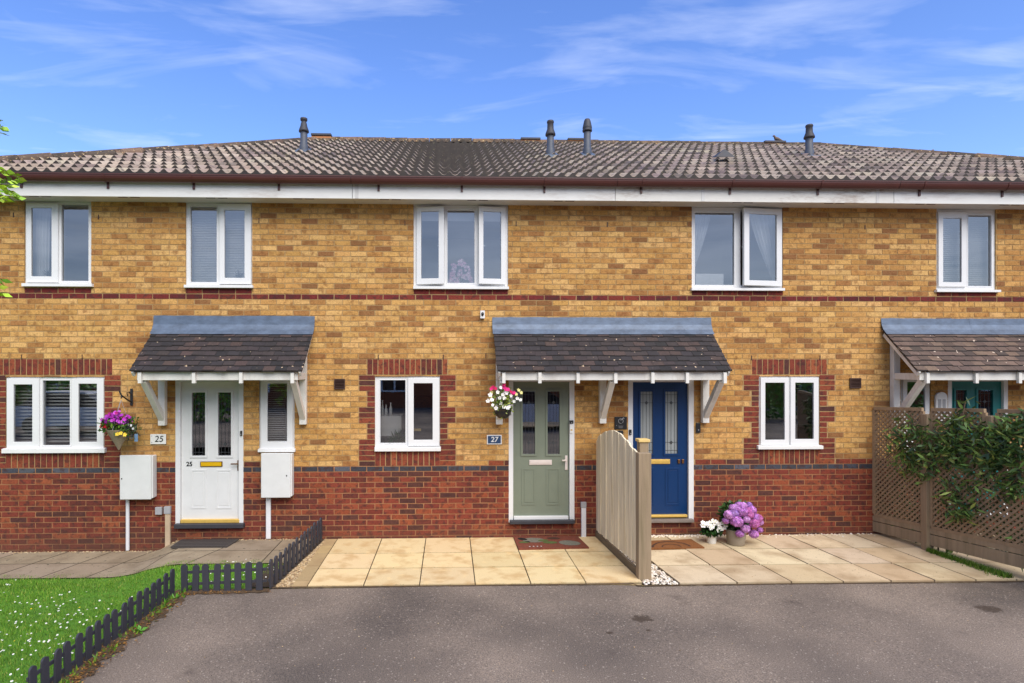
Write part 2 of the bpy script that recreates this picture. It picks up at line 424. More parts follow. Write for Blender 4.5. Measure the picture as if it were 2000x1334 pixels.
def lay(a, b, c, d, col, red, blocks=()):
    rs = [(a, b, c, d)]
    for h in list(openings) + list(blocks): rs = cut(rs, h)
    for (x0, x1, z0, z1) in rs:
        if x1 - x0 < .018 or z1 - z0 < .012: continue
        i = house_of((x0 + x1) / 2); mb = (RB if red else YB)[i]
        y = -.003 - R() * .0025; e = .0022
        j = [(U(-e, e), U(-e, e)) for _ in range(4)]
        P = [(x0 + j[0][0], z0 + j[0][1]), (x1 + j[1][0], z0 + j[1][1]), (x1 + j[2][0], z1 + j[2][1]), (x0 + j[3][0], z1 + j[3][1])]
        fr = [(p[0], y + U(-.001, .001), p[1]) for p in P]; bk = [(p[0], .004, p[1]) for p in P]
        mb.face(fr, col)
        for k in range(4):
            k2 = (k + 1) % 4; mb.face((fr[k2], fr[k], bk[k], bk[k2]), col)
J = .0125
BW = .2135
blocks = []          # zones of special brickwork
special = []         # (rect, palette)
GROUT = .0
for wi, (a, b, c, d) in enumerate(LWR):
    lo0, lo1 = zc(18), zc(21)           # soldier lintel
    x0, x1 = a - .105, b + .105
    blocks.append((x0, x1, lo0, lo1 - J * .5)); n = round((x1 - x0) / .0765); w = (x1 - x0) / n
    for k in range(n): special.append(((x0 + k * w + J / 2, x0 + (k + 1) * w - J / 2, lo0, lo1 - J), RED))
    x0, x1 = a, b; lo0, lo1 = zc(1), zc(4)
    blocks.append((x0, x1, lo0, lo1)); n = round((x1 - x0) / .0765); w = (x1 - x0) / n
    for k in range(n): special.append(((x0 + k * w + J / 2, x0 + (k + 1) * w - J / 2, lo0, lo1 - J), RED))
    for k in range(1, 18):
        wide = k in (1, 2, 3, 4, 5, 9, 10, 11, 15, 16, 17)
        ww = .215 if wide else .102
        z0, z1 = zc(k), zc(k + 1)
        for (p, q) in ((a - ww, a), (b, b + ww)):
            blocks.append((p - J, q + J, z0, z1))
            special.append(((p, q, z0, z1 - J), RED))
for (a, b, c, d) in openings[0:5]:
    z0, z1 = zc(33), zc(34)
    blocks.append((a, b, z0, z1)); n = max(1, round((b - a) / .226)); w = (b - a) / n
    for k in range(n): special.append(((a + k * w + J / 2, a + (k + 1) * w - J / 2, z0, z1 - J), DKR))
ZBOT = -.40
kmin = int((ZBOT - ZB) / CH) - 1; kmax = int((ZSOF - ZB) / CH) + 3
pitch = (BW + J)
for k in range(kmin, kmax + 1):
    z0, z1 = zc(k), zc(k + 1) - J
    z1 = min(z1, ZSOF + .04)
    if z0 >= z1: continue
    x = XB[0] - (.5 * pitch if k % 2 else 0)
    bl = [h for h in blocks if not (h[3] <= z0 + .002 or h[2] >= z1 - .002)]
    while x < XB[4]:
        a, b = max(x, XB[0]), min(x + BW, XB[4])
        xm = (a + b) / 2
        if k == 0: pal, red = BLU, True
        elif k == 32: pal, red = DKR, True
        elif k < 0: pal, red = RED, True
        elif k == 1 and (xm < XB[1] - 1.2 or xm > WX(950)): pal, red = RED, True
        else: pal, red = YEL, False
        if b - a > .03: lay(a, b, z0, z1, pick_at(pal, xm, z0), red, bl)
        x += pitch
for (r, pal) in special: lay(*r, pick(pal), True)

MYEL = s(172, 142, 100); MRED = s(166, 120, 86)
def mortar_wall(i):
    mb = MB(); a, b = XB[i], XB[i + 1]
    ops = [o for o in openings if o[1] > a and o[0] < b]
    # the two houses meet at a party wall line; mortar face at Y=0
    mb.plate((a, b, ZBOT - .1, ZSOF + .05), ops, 0, .12, MYEL, zcut=[zc(1)])
    for fi, f in enumerate(mb.f):
        if sum(mb.v[q][2] for q in f) / len(f) < zc(1): mb.c[fi] = MRED
    return mb
for i in range(4):
    h = HOUSES[i]; mb = mortar_wall(i)
    w = mb.build('wall', 'mortar', h)
    rw = MB(); rw.box(XB[i], XB[i + 1], DEPTH, DEPTH + .12, -.5, ZSOF + .05, MYEL); rw.build('rear_wall', 'brick', h)
    gw = MB()
    if i == 0: gw.box(XB[0], XB[0] + .12, .125, DEPTH - .005, -.5, ZSOF + .05, MYEL)
    if i == 3: gw.box(XB[4] - .12, XB[4], .125, DEPTH - .005, -.5, ZSOF + .05, MYEL)
    if gw.v: gw.build('gable_wall', 'brick', h)
    if YB[i].v: sub(YB[i].build('yellow_brickwork', 'brick', w), 'mottled yellow stretcher-bond brickwork')
    sub(RB[i].build('red_brickwork', 'redbrick', w), 'red brick base course, blue band, soldier lintels and quoins')
    it = MB()
    it.box(XB[i] + .05, XB[i + 1] - .05, 2.2, 2.28, 0, ZSOF, (1, 1, 1))
    it.box(XB[i] + .05, XB[i + 1] - .05, .13, 3.0, 2.42, 2.56)
    it.box(XB[i] + .05, XB[i + 1] - .05, .13, 3.0, .05, .1)
    it.box(XB[i] + .05, XB[i + 1] - .05, .13, 3.0, ZSOF + .02, ZSOF + .06)
    it.box(XB[i + 1] - .16, XB[i + 1] - .05, .13, 3.0, .1, ZSOF)
    it.box(XB[i] + .05, XB[i] + .16, .13, 3.0, .1, ZSOF)
    it.build('interior_wall', 'interior', h)

for px, py in ((1467.5, 699), (1601, 699), (739, 697), (866, 697), (949, 695), (43, 697), (161, 697), (27, 420), (193, 424), (506, 431), (791, 436), (1008, 437), (1186, 439), (1689, 444)):
    p = W(px, py); m = MB(); m.box(p.x - .006, p.x + .006, -.0085, .003, p.z - .033, p.z + .033)
    hh = HOUSES[house_of(p.x)]; m.build('weep_vent', 'brownvent', [c for c in hh.children if c.name.startswith('wall')][0])
# ------------------------------------------------------------------ windows
SASH_Y = -.004
def window(hi, outer, sill, fixed, sashes, gm, label, top=None, opens=None):
    h = HOUSES[hi]; o = WR(*outer)
    fx = [WR(*g, Y=.03) for g in fixed]
    so = [WR(*q[0]) for q in sashes]; sg = [WR(*q[1], Y=.0) for q in sashes]
    rec = .018
    if top: o = (o[0], o[1], o[2], top)
    fr = MB(); holes = fx + [(a + .012, b - .012, c + .012, d - .012) for a, b, c, d in so]
    fr.plate(o, holes, rec, rec + .07, back=True)
    for g in fx:   # glazing bead
        e = .014; fr.plate((g[0] - e, g[1] + e, g[2] - e, g[3] + e), [g], rec - .005, rec)
    f = fr.build('window', 'upvc', h, bevel=.003); sub(f, label)
    for g in fx:
        p = MB(); p.face([(g[0] - .005, rec + .022, g[2] - .005), (g[1] + .005, rec + .022, g[2] - .005), (g[1] + .005, rec + .022, g[3] + .005), (g[0] - .005, rec + .022, g[3] + .005)]); p.build('pane', gm, f)
    for n, (q, g) in enumerate(zip(so, sg)):
        op = (opens or {}).get(n)
        sm = MB(); e = .012
        sm.plate(q, [g], rec - .03, rec + .012, back=True)
        pm = MB(); pm.face([(g[0] - .004, rec - .012, g[2] - .004), (g[1] + .004, rec - .012, g[2] - .004), (g[1] + .004, rec - .012, g[3] + .004), (g[0] - .004, rec - .012, g[3] + .004)])
        hm = MB()
        if op:
            side, ang = op
            hx = q[0] if side == 'L' else q[1]
            sgn = -1 if side == 'L' else 1
            piv = Vector((hx, rec - .012, 0)); rm = Matrix.Rotation(sgn * radians(ang), 4, 'Z')
            fn = lambda p: piv + rm @ (p - piv)
            zz = (q[2] + q[3]) / 2 + .0
            ix = q[1] if side == 'L' else q[0]
            ee = -1 if side == 'L' else 1
            hm.box(min(ix, ix + ee * .10), max(ix, ix + ee * .10), rec + .012, rec + .03, zz - .008, zz + .008)
            sm.xform(fn); pm.xform(fn); hm.xform(fn)
            hm.build('handle', 'upvc', f, bevel=.003)
        sm.build('sash', 'upvc', f, bevel=.004)
        pm.build('pane', gm, f)
    if sill:
        a, b, c, d = WR(*sill, Y=-.05)
        sl = MB(); ym = -.055
        sl.box(a, b, ym, .016, c, d - .006)
        sl.face([(a, ym, d - .0055), (b, ym, d - .0055), (b, .016, d + .004), (a, .016, d + .004)])
        sl.build('sill', 'upvc_step', f, bevel=.003)
    return f
TOPZ = ZSOF - .002
window(0, UP[0], (42, 179.5, 552.5, 559.5), [(121.5, 174.3, 400.5, 549)], [((52, 114, 397, 552), (62, 101.5, 406, 540))], 'glass_up', 'upper white window with net curtain, leftmost', TOPZ)
window(0, UP[1], (359, 493.5, 555.5, 562), [(373, 424, 404, 551)], [((429, 490.5, 398, 555), (439, 478, 410.5, 543))], 'glass_up', 'upper white window with venetian blind above the porch roof', TOPZ)
window(1, UP[2], (807, 994, 558.5, 564.5), [(874, 926.6, 411.5, 553)], [((814, 868, 405, 555.5), (823, 857.5, 414, 544.5)), ((934, 987, 405, 555.5), (943, 978, 414.5, 545))], 'glass_up', 'upper three-light white window with both side sashes ajar', TOPZ, {0: ('L', 8), 1: ('R', 8)})
window(2, UP[3], (1351, 1533, 561.5, 567.5), [(1356.5, 1433, 416, 557)], [((1446, 1526.5, 409, 559), (1457, 1515, 420, 549))], 'glass_up', 'upper white window with its right sash swung open', TOPZ, {0: ('R', 8)})
window(3, UP[4], (1830, 1955, 565, 570.5), [(1889, 1934.5, 421, 559)], [((1832, 1887, 414, 560), (1841, 1877, 426.5, 551.5))], 'glass_up', 'upper white window with blind above the teal door', TOPZ)
window(0, LW[0], (3, 204.5, 876, 885), [(85, 138, 743, 869.5)], [((14, 77, 739.5, 875), (27.5, 64, 751, 863)), ((141, 203, 739.5, 875), (154, 190, 749.5, 863))], 'glass', 'lower three-light white window with venetian blind')
window(1, LW[1], (731.5, 861, 873.5, 881.5), [(743, 792, 742.5, 865)], [((797, 858, 738, 871), (808, 845, 748.5, 859))], 'glass', 'lower two-light kitchen window')
window(2, LW[2], (1481, 1608, 870.5, 877.5), [], [((1485, 1540, 737.5, 869), (1494, 1532, 747.5, 859)), ((1543.5, 1598, 737.5, 869), (1552.5, 1588.5, 747.5, 857.5))], 'glass', 'lower two-light window beside the lavender flowers')
window(0, NW[0], (503.5, 576, 877, 883), [], [((510, 572, 741, 877), (522.6, 561, 749, 862))], 'glass', 'narrow white window beside the white door')
window(3, NW[1], (1757, 1820, 877, 883), [], [((1763, 1814, 737, 877), (1771, 1806, 746, 862))], 'glass', 'narrow white window behind the porch bracket')

# ------------------------------------------------------------------ doors
def door(hi, outer, leaf, glz, panels, mat, gm, sillm, stepm, sillpx, steppx, letter, lm, label, leadlines=True, fan=False):
    h = HOUSES[hi]; o = WR(*outer); l = WR(*leaf, Y=.03)
    lf = MB(); gl = [WR(*g, Y=.03) for g in glz]
    yl = .035
    lf.plate(l, gl, yl, yl + .045, back=True)
    for g in gl:
        e = .028; lf.plate((g[0] - e, g[1] + e, g[2] - e, g[3] + e), [g], yl - .012, yl + .002)
    for p in panels:
        a, b, c, d = WR(*p, Y=.03); e = .022
        lf.plate((a, b, c, d), [(a + e, b - e, c + e, d - e)], yl - .006, yl + .002)
        lf.plate((a + .04, b - .04, c + .04, d - .04), [], yl - .005, yl + .002)
    d = lf.build('door', mat, h, bevel=.004); sub(d, label)
    fr = MB(); fr.plate(o, [(l[0] - .004, l[1] + .004, o[2] - 1, l[3] + .004)], -.004, .08)
    fr.build('door_frame', 'upvc', d, bevel=.004)
    for g in gl:
        p = MB(); p.box(g[0] - .004, g[1] + .004, yl + .012, yl + .018, g[2] - .004, g[3] + .004); p.build('pane', gm, d)
        q = MB(); cx = (g[0] + g[1]) / 2; w = g[1] - g[0]; hh = g[3] - g[2]; y0, y1 = yl + .0085, yl + .0115
        def ln(xa, xb, za, zb): q.box(xa, xb, y0, y1, za, zb)
        t = .0022
        for fx in (.22, .5, .78): ln(g[0] + w * fx - t, g[0] + w * fx + t, g[2], g[3])
        for fz in (.05, .18, .82, .95):
            zz = g[2] + hh * fz; q.box(g[0], g[1], y0 - .001, y1 + .001, zz - t, zz + t)
        for fz in (.18, .82):
            zz = g[2] + hh * fz; r = .024
            ring = [(cx, y0 - .003, zz - r * 1.25), (cx + r, y0 - .003, zz), (cx, y0 - .003, zz + r * 1.25), (cx - r, y0 - .003, zz)]
            q.face(ring)
        if leadlines: q.build('leading', 'lead_came', d)
    a, b, c, e = WR(*sillpx, Y=0); tm = MB(); tm.box(a, b, -.012, .05, c, e); tm.build('threshold', sillm, d, bevel=.004)
    a, b, c, e = WR(*steppx, Y=-.05); tm = MB(); tm.box(a, b, -.075, .055, c, e - .001); tm.build('door_step', stepm, d, bevel=.006)
    if letter:
        a, b, c, e = WR(*letter, Y=.02); tm = MB(); tm.box(a, b, yl - .012, yl, c, e)
        if lm == 'gold':
            tm.build('letterbox_surround', 'bronze', d, bevel=.003); t2 = MB(); t2.box(a + .012, b - .012, yl - .018, yl - .0122, c + .01, e - .01); t2.build('letterbox', 'gold', d, bevel=.002)
        else:
            t2 = MB(); t2.box(a + .02, b - .02, yl - .0165, yl - .0122, c + .014, e - .014); t2.build('letterbox_flap', lm, d, bevel=.002)
            tm.build('letterbox', lm, d, bevel=.003)
    return d, yl
d25, yl = door(0, DR[0], (354, 467, 746, 1014), [(375, 401, 766.5, 890), (426, 451.5, 766.5, 890)], [(373, 403, 917, 993.5), (422, 452.5, 917, 993.5)], 'doorwhite', 'glass_door', 'brass', 'step', (353, 467.6, 1014.5, 1021), (341, 476.5, 1023, 1031.5), (390.6, 434, 901.5, 911.8), 'gold', 'white panelled front door')
a, b, c, e = WR(363, 376.5, 902.5, 910.8, Y=.03)
t = text('door_number', '25', 'ink', d25, ((a + b) / 2 , yl - .004, (c + e) / 2), .085, .002, True); 
hm = MB(); a, b, c, e = WR(463.2, 466.8, 899, 919.5, Y=.02); hm.box(a, b, yl - .012, yl, c, e)
a2, b2, c2, e2 = WR(450.5, 465, 905, 907.5, Y=-.02); hm.box(a2, b2, yl - .06, yl - .045, c2, e2); hm.box(b2 - .014, b2, yl - .05, yl - .01, c2, e2); hm.build('handle', 'bronze', d25, bevel=.003)
d27, yl = door(1, DR[1], (1002.5, 1111, 746, 1008), [(1021, 1045, 764.5, 887), (1069.5, 1093, 764.5, 887)], [(1018.7, 1046, 914.5, 986.5), (1066.6, 1093.5, 914.5, 986.5)], 'doorgreen', 'glass_door', 'upvc', 'step', (1003.5, 1110, 1008, 1014.5), (996, 1122, 1016, 1023), (1034, 1078, 898.5, 908), 'pinkmetal', 'sage green panelled front door')
hm = MB(); a, b, c, e = WR(1103.7, 1108.6, 890, 918, Y=.02); hm.box(a, b, yl - .012, yl, c, e)
a2, b2, c2, e2 = WR(1098, 1107, 898, 900.5, Y=-.02); hm.box(a2, b2, yl - .06, yl - .045, c2, e2); hm.box(b2 - .012, b2, yl - .05, yl - .01, c2, e2); hm.build('handle', 'pinkmetal', d27, bevel=.003)
d29, yl = door(2, DR[2], (1235.4, 1342.6, 746.6, 1005.6), [(1251, 1275, 765, 886), (1299.4, 1323.5, 765, 886)], [(1250, 1278, 914, 986.5), (1299.4, 1327.5, 914, 986.5)], 'doorblue', 'frosted', 'brass', 'stepgrey', (1236, 1342, 1005.6, 1010.2), (1228, 1355, 1014.5, 1020.5), (1265, 1309, 897, 906.2), 'brass', 'royal blue panelled front door')
for px in (1325.7, 1333.4):
    p = W(px, 901, .03); k = MB(); k.box(p.x - .017, p.x + .017, yl - .02, yl, p.z - .03, p.z + .03); k.build('lock', 'bronze', d29, bevel=.006)
d31, yl = door(3, DR[3], (1856, 1955.8, 745, 1000), [(1866.5, 1887.5, 762, 886), (1910, 1939, 762, 886)], [(1866, 1888, 912, 980), (1912, 1938, 912, 980)], 'doorteal', 'glass_door', 'upvc', 'step', (1857, 1955, 1000.5, 1007), (1852, 1968, 1008, 1015), None, None, 'teal panelled front door')

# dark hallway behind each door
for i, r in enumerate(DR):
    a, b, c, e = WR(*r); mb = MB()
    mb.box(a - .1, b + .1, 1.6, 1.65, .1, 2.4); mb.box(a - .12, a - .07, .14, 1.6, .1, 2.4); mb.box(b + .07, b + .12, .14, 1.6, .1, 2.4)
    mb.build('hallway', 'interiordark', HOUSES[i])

# ------------------------------------------------------------------ roof
T = 4.4; YE = -.40
ZE = WZ(900, 350.5, YE); ZR = WZ(900, 281, YE + T)
SL = (ZR - ZE) / T
XL0, XR0 = WX(620, YE + T) - T, WX(1600, YE + T) + T
NR = 14; PW = .150; NS = 7
TC = [(s(176, 157, 136), 3), (s(166, 146, 126), 3), (s(154, 135, 116), 2), (s(188, 170, 146), 2), (s(130, 113, 98), 1)]
tilecol = {}
mossc = WX(830, 1.0)
def tcol(j, x):
    k = (j, int(math.floor(x / .3)))
    if k not in tilecol:
        c = jit(pick(TC), .1)
        d = abs(x - mossc) / 1.7
        w = math.exp(-d * d) * (0.35 + .65 * (j / NR)) * .42
        g = s(86, 73, 62)
        c = tuple(c[q] * (1 - w) + g[q] * w for q in range(3))
        tilecol[k] = c
    return tilecol[k]
def prof(x):
    u = (x / PW) % 1.0
    return .052 * (.5 + .5 * cos(2 * pi * (u + .06 * sin(2 * pi * u))))
def roof_z(y): return ZE + (y - YE) * SL
for i in range(4):
    xa = XL0 if i == 0 else XB[i]; xb = XR0 if i == 3 else XB[i + 1]
    mb = MB(); st = PW / NS
    n0, n1 = math.floor(xa / st), math.ceil(xb / st)
    for j in range(NR):
        t0, t1 = T * j / NR, T * (j + 1) / NR + .04
        t1 = min(t1, T + .02)
        def cl(x, t): return min(max(x, XL0 + min(t, T), xa), XR0 - min(t, T), xb)
        lift = .056
        for k in range(n0, n1):
            x0, x1 = k * st, (k + 1) * st
            q0, q1 = cl(x0, t0), cl(x1, t0); r0, r1 = cl(x0, t1), cl(x1, t1)
            if q1 - q0 < 1e-5 and r1 - r0 < 1e-5: continue
            col = tcol(j, (x0 + x1) / 2)
            jz = ((hash((j, int(math.floor(x0 / .3)))) % 100) / 100 - .5) * .008
            z0 = roof_z(YE + t0) + lift + jz; z1 = roof_z(YE + t1) + .004
            A = (q0, YE + t0, z0 + prof(x0)); B = (q1, YE + t0, z0 + prof(x1))
            C = (r1, YE + t1, z1 + prof(x1)); Dp = (r0, YE + t1, z1 + prof(x0))
            mb.face((A, B, C, Dp), col)
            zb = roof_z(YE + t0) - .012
            mb.face(((q0, YE + t0 + .004, zb + prof(x0) * .3), (q1, YE + t0 + .004, zb + prof(x1) * .3), B, A), jit(s(44, 35, 30), .15))  # tile front edges: grime and the shade of the step, both painted near-black
    # backing deck, rear slope and hip slopes
    def deck(P): mb.face(P, s(90, 76, 66))
    def cx_(x, t): return min(max(x, XL0 + t), XR0 - t)
    zt = -.03
    deck([(xa, YE + .02, ZE + zt), (xb, YE + .02, ZE + zt), (cx_(xb, T), YE + T, ZR + zt), (cx_(xa, T), YE + T, ZR + zt)])
    yb = YE + 2 * T
    deck([(xb, yb, ZE), (xa, yb, ZE), (cx_(xa, T), YE + T, ZR), (cx_(xb, T), YE + T, ZR)])
    if i == 0: deck([(XL0, yb, ZE), (XL0, YE, ZE), (XL0 + T, YE + T, ZR)])
    if i == 3: deck([(XR0, YE, ZE), (XR0, yb, ZE), (XR0 - T, YE + T, ZR)])
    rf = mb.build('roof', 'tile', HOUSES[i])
    # ridge and hip tiles
    rb = MB()
    def ridge_run(p, q, r=.135):
        p = Vector(p); q = Vector(q); L = (q - p).length; n = max(1, round(L / .45)); d = (q - p) / n
        sd = d.cross(Vector((0, 0, 1))); sd.normalize(); up = sd.cross(d); up.normalize()
        for k in range(n):
            a = p + d * k; b = p + d * (k + 1) - d.normalized() * .012; col = jit(pick([(s(96, 80, 68), 3), (s(118, 96, 78), 1), (s(80, 70, 62), 2)]), .1)
            h0 = U(0, .012); ra, rb2 = r, r * 1.05
            prev = None; m = 8
            for u in range(m + 1):
                t = pi * u / m
                o0 = (sd * cos(t) + up * sin(t) * .85)
                A = a + o0 * ra + up * (h0 - .03); B = b + o0 * rb2 + up * (h0 - .03)
                if prev: rb.face((prev[0], A, B, prev[1]), col)
                prev = (A, B)
            rb.face([a + (sd * cos(pi * u / m) + up * sin(pi * u / m) * .85) * ra + up * (h0 - .03) for u in range(m + 1)], s(150, 120, 86))
            rb.face([b + (sd * cos(pi * u / m) + up * sin(pi * u / m) * .85) * rb2 + up * (h0 - .03) for u in range(m + 1)][::-1], s(150, 120, 86))
    ra, rr = max(xa, XL0 + T), min(xb, XR0 - T)
    zr = ZR + .012
    if rr > ra: ridge_run((ra, YE + T, zr), (rr, YE + T, zr))
    if i == 0: ridge_run((XL0, YE, ZE + .05), (XL0 + T, YE + T, zr))
    if i == 3: ridge_run((XR0, YE, ZE + .05), (XR0 - T, YE + T, zr))
    rb.build('ridge_tiles', 'ridge', rf)

# gutter, fascia, soffit per house
YF = -.30
ZFT = WZ(900, 352, YF); ZFB = WZ(300, 384.5, YF)
for i in range(4):
    h = HOUSES[i]; xa = XL0 + .02 if i == 0 else XB[i] + .003; xb = XR0 - .02 if i == 3 else XB[i + 1] - .003
    mb = MB(); mb.box(xa, xb, YF, YF + .022, ZFB, ZFT + .03); mb.build('fascia', 'fascia_old' if i == 2 else 'fascia', h, bevel=.003)
    mb = MB(); mb.box(xa, xb, YF + .024, .02 if True else 0, ZSOF + .0, ZSOF + .015)
    so = mb.build('soffit', 'soffit', h)
    v = MB(); n = int((xb - xa) / 1.1)
    for k in range(n):
        x = xa + .5 + k * (xb - xa) / n
        for dx in (-.08, .08): v.box(x + dx - .06, x + dx + .06, YF + .05, YF + .08, ZSOF - .003, ZSOF + .005)
    v.build('soffit_vent', 'brownvent', so)
    mb = MB(); zg = WZ(900, 346, -.41); r = .058; yc = YF - .064; prev = None
    for u in range(11):
        t = pi + pi * u / 10
        p = (yc + r * cos(t), zg - .005 + r * 1.55 * sin(t))
        if prev:
            mb.face(((xa, prev[0], prev[1]), (xb, prev[0], prev[1]), (xb, p[0], p[1]), (xa, p[0], p[1])))
        prev = p
    mb.box(xa, xb, yc - r - .005, yc - r + .004, zg - .010, zg + .004)
    mb.box(xa, xb, yc + r - .004, yc + r + .002, zg - .010, zg + .02)
    g = mb.build('gutter', 'gutter', h)
    n = max(2, int((xb - xa) / 1.02)); 
    for k in range(n):
        x = xa + .35 + k * (xb - xa - .2) / n
        b = MB(); w = .014; prev = None
        for u in range(9):
            t = pi + pi * u / 8
            p = (yc + (r + .008) * cos(t), zg + (r + .008) * 1.55 * sin(t))
            if prev:
                b.face(((x - w, prev[0], prev[1]), (x + w, prev[0], prev[1]), (x + w, p[0], p[1]), (x - w, p[0], p[1])))
                b.face(((x - w, prev[0], prev[1]), (x - w, p[0], p[1]), (x - w, yc, zg), ))
            prev = p
        b.box(x - w, x + w, YF - .016, YF - .001, zg - .165, zg - .02)
        b.build('gutter_bracket', 'gutter', g)
# fascia joints
for px in (697, 1373, 1714):
    i = house_of(WX(px, YF) + .05); p = WX(px, YF); j = MB(); j.box(p - .022, p + .022, YF - .004, YF - .0005, ZFB + .002, ZFT); j.build('fascia_joint', 'soffit', HOUSES[i])

# flues and ridge terminals
def on_roof(px, py):
    d = ray(px, py); # plane z = ZE + (y-YE)*SL
    t = (ZE + (CAM.y - YE) * SL - CAM.z) / (d.z - d.y * SL)
    return CAM + d * t
def flue(px, ybase, ytop, style):
    b = on_roof(px, ybase); dist = (b - CAM).dot(FW); k = dist / F
    hgt = (ybase - ytop) * k; h = HOUSES[house_of(b.x)]; r = 6.8 * k
    m = MB(); m.lathe((b.x, b.y, b.z - .25), [(r * 1.28, 0), (r * 1.28, .25), (r * 1.22, .26 + hgt * .2), (r * 1.0, .27 + hgt * .24), (r, .25 + hgt * .66), (r * .9, .25 + hgt * .67)], 24)
    f = m.build('flue_pipe', 'flue', h, smooth=True)
    fl = MB(); q = r * 1.9
    n = Vector((0, -SL, 1)).normalized()
    P = [Vector((b.x + dx, b.y + dy, b.z + dy * SL + .075)) for dx, dy in ((-q, -q * 1.3), (q, -q * 1.3), (q, q), (-q, q))]
    fl.face(P); Q = [p - Vector((0, 0, .06)) for p in P]
    for u in range(4): fl.face((P[u], Q[u], Q[(u + 1) % 4], P[(u + 1) % 4]))
    fl.build('flashing', 'lead', f)
    c = MB(); z = b.z
    if style == 'cone':
        pr = [(r * 1.0, hgt * .60), (r * 1.45, hgt * .60), (r * 1.45, hgt * .64), (r * .95, hgt * .77), (r * .88, hgt * .93), (r * 1.0, hgt * .94), (r * 1.03, hgt * .97), (r * .9, hgt), (0, hgt * 1.01)]
    elif style == 'slot':
        pr = [(r * 1.0, hgt * .60), (r * 1.42, hgt * .60), (r * 1.42, hgt * .64), (r * .95, hgt * .77), (r * .85, hgt * .84), (r * .72, hgt * .85), (r * .72, hgt * .91), (r * .98, hgt * .92), (r * 1.0, hgt * .98), (r * .6, hgt * 1.0), (0, hgt * 1.01)]
    else:
        pr = [(r * 1.0, hgt * .68), (r * 1.35, hgt * .68), (r * 1.38, hgt * .72), (r * 1.15, hgt * .73), (r * 1.35, hgt * .76), (r * 1.30, hgt * .80), (r * .95, hgt * .95), (r * .7, hgt), (0, hgt * 1.01)]
    c.lathe((b.x, b.y, z), pr, 24); c.build('cowl', 'cowl', f, smooth=True)
flue(593.5, 300, 230, 'slot'); flue(1075, 308, 236, 'cone'); flue(1147, 308, 233, 'dome'); flue(1580.5, 309, 244, 'cone')
def terminal(x0, x1, ytop, lab):
    a = WX(x0, YE + T); b = WX(x1, YE + T); z1 = WZ((x0 + x1) / 2, ytop, YE + T); i = house_of((a + b) / 2)
    zr = ZR + .04; m = MB(); e = .03
    P = [(a, -.13, zr), (b, -.13, zr), (b - e, -.1, z1 - .03), (a + e, -.1, z1 - .03)]
    fr = [(x, YE + T + y, z) for x, y, z in P]; bk = [(x, YE + T - y, z) for x, y, z in P]
    m.face(fr); m.face(bk[::-1]); m.face((fr[0], fr[3], bk[3], bk[0])); m.face((fr[1], bk[1], bk[2], fr[2])); m.face((fr[3], fr[2], bk[2], bk[3]))
    o = m.build('ridge_terminal', 'terracotta', HOUSES[i]); c = MB(); c.box(a + e - .02, b - e + .02, YE + T - .13, YE + T + .13, z1 - .03, z1 + .015); c.build('terminal_cap', 'cowl', o, bevel=.008)
for a in ((609, 650, 266), (1015, 1055, 274), (1106, 1143, 275), (1487, 1530, 280)): terminal(*a, '')
p = on_roof(1406, 322); m = MB()
m.face([(p.x - .16, p.y - .2, p.z + .06), (p.x + .16, p.y - .2, p.z + .06), (p.x + .0, p.y - .17, p.z + .2)]); m.face([(p.x - .16, p.y - .2, p.z + .06), (p.x, p.y - .17, p.z + .2), (p.x, p.y + .3, p.z + .23)]); m.face([(p.x + .16, p.y - .2, p.z + .06), (p.x, p.y + .3, p.z + .23), (p.x, p.y - .17, p.z + .2)])
m.build('roof_vent', 'cowl', HOUSES[2])

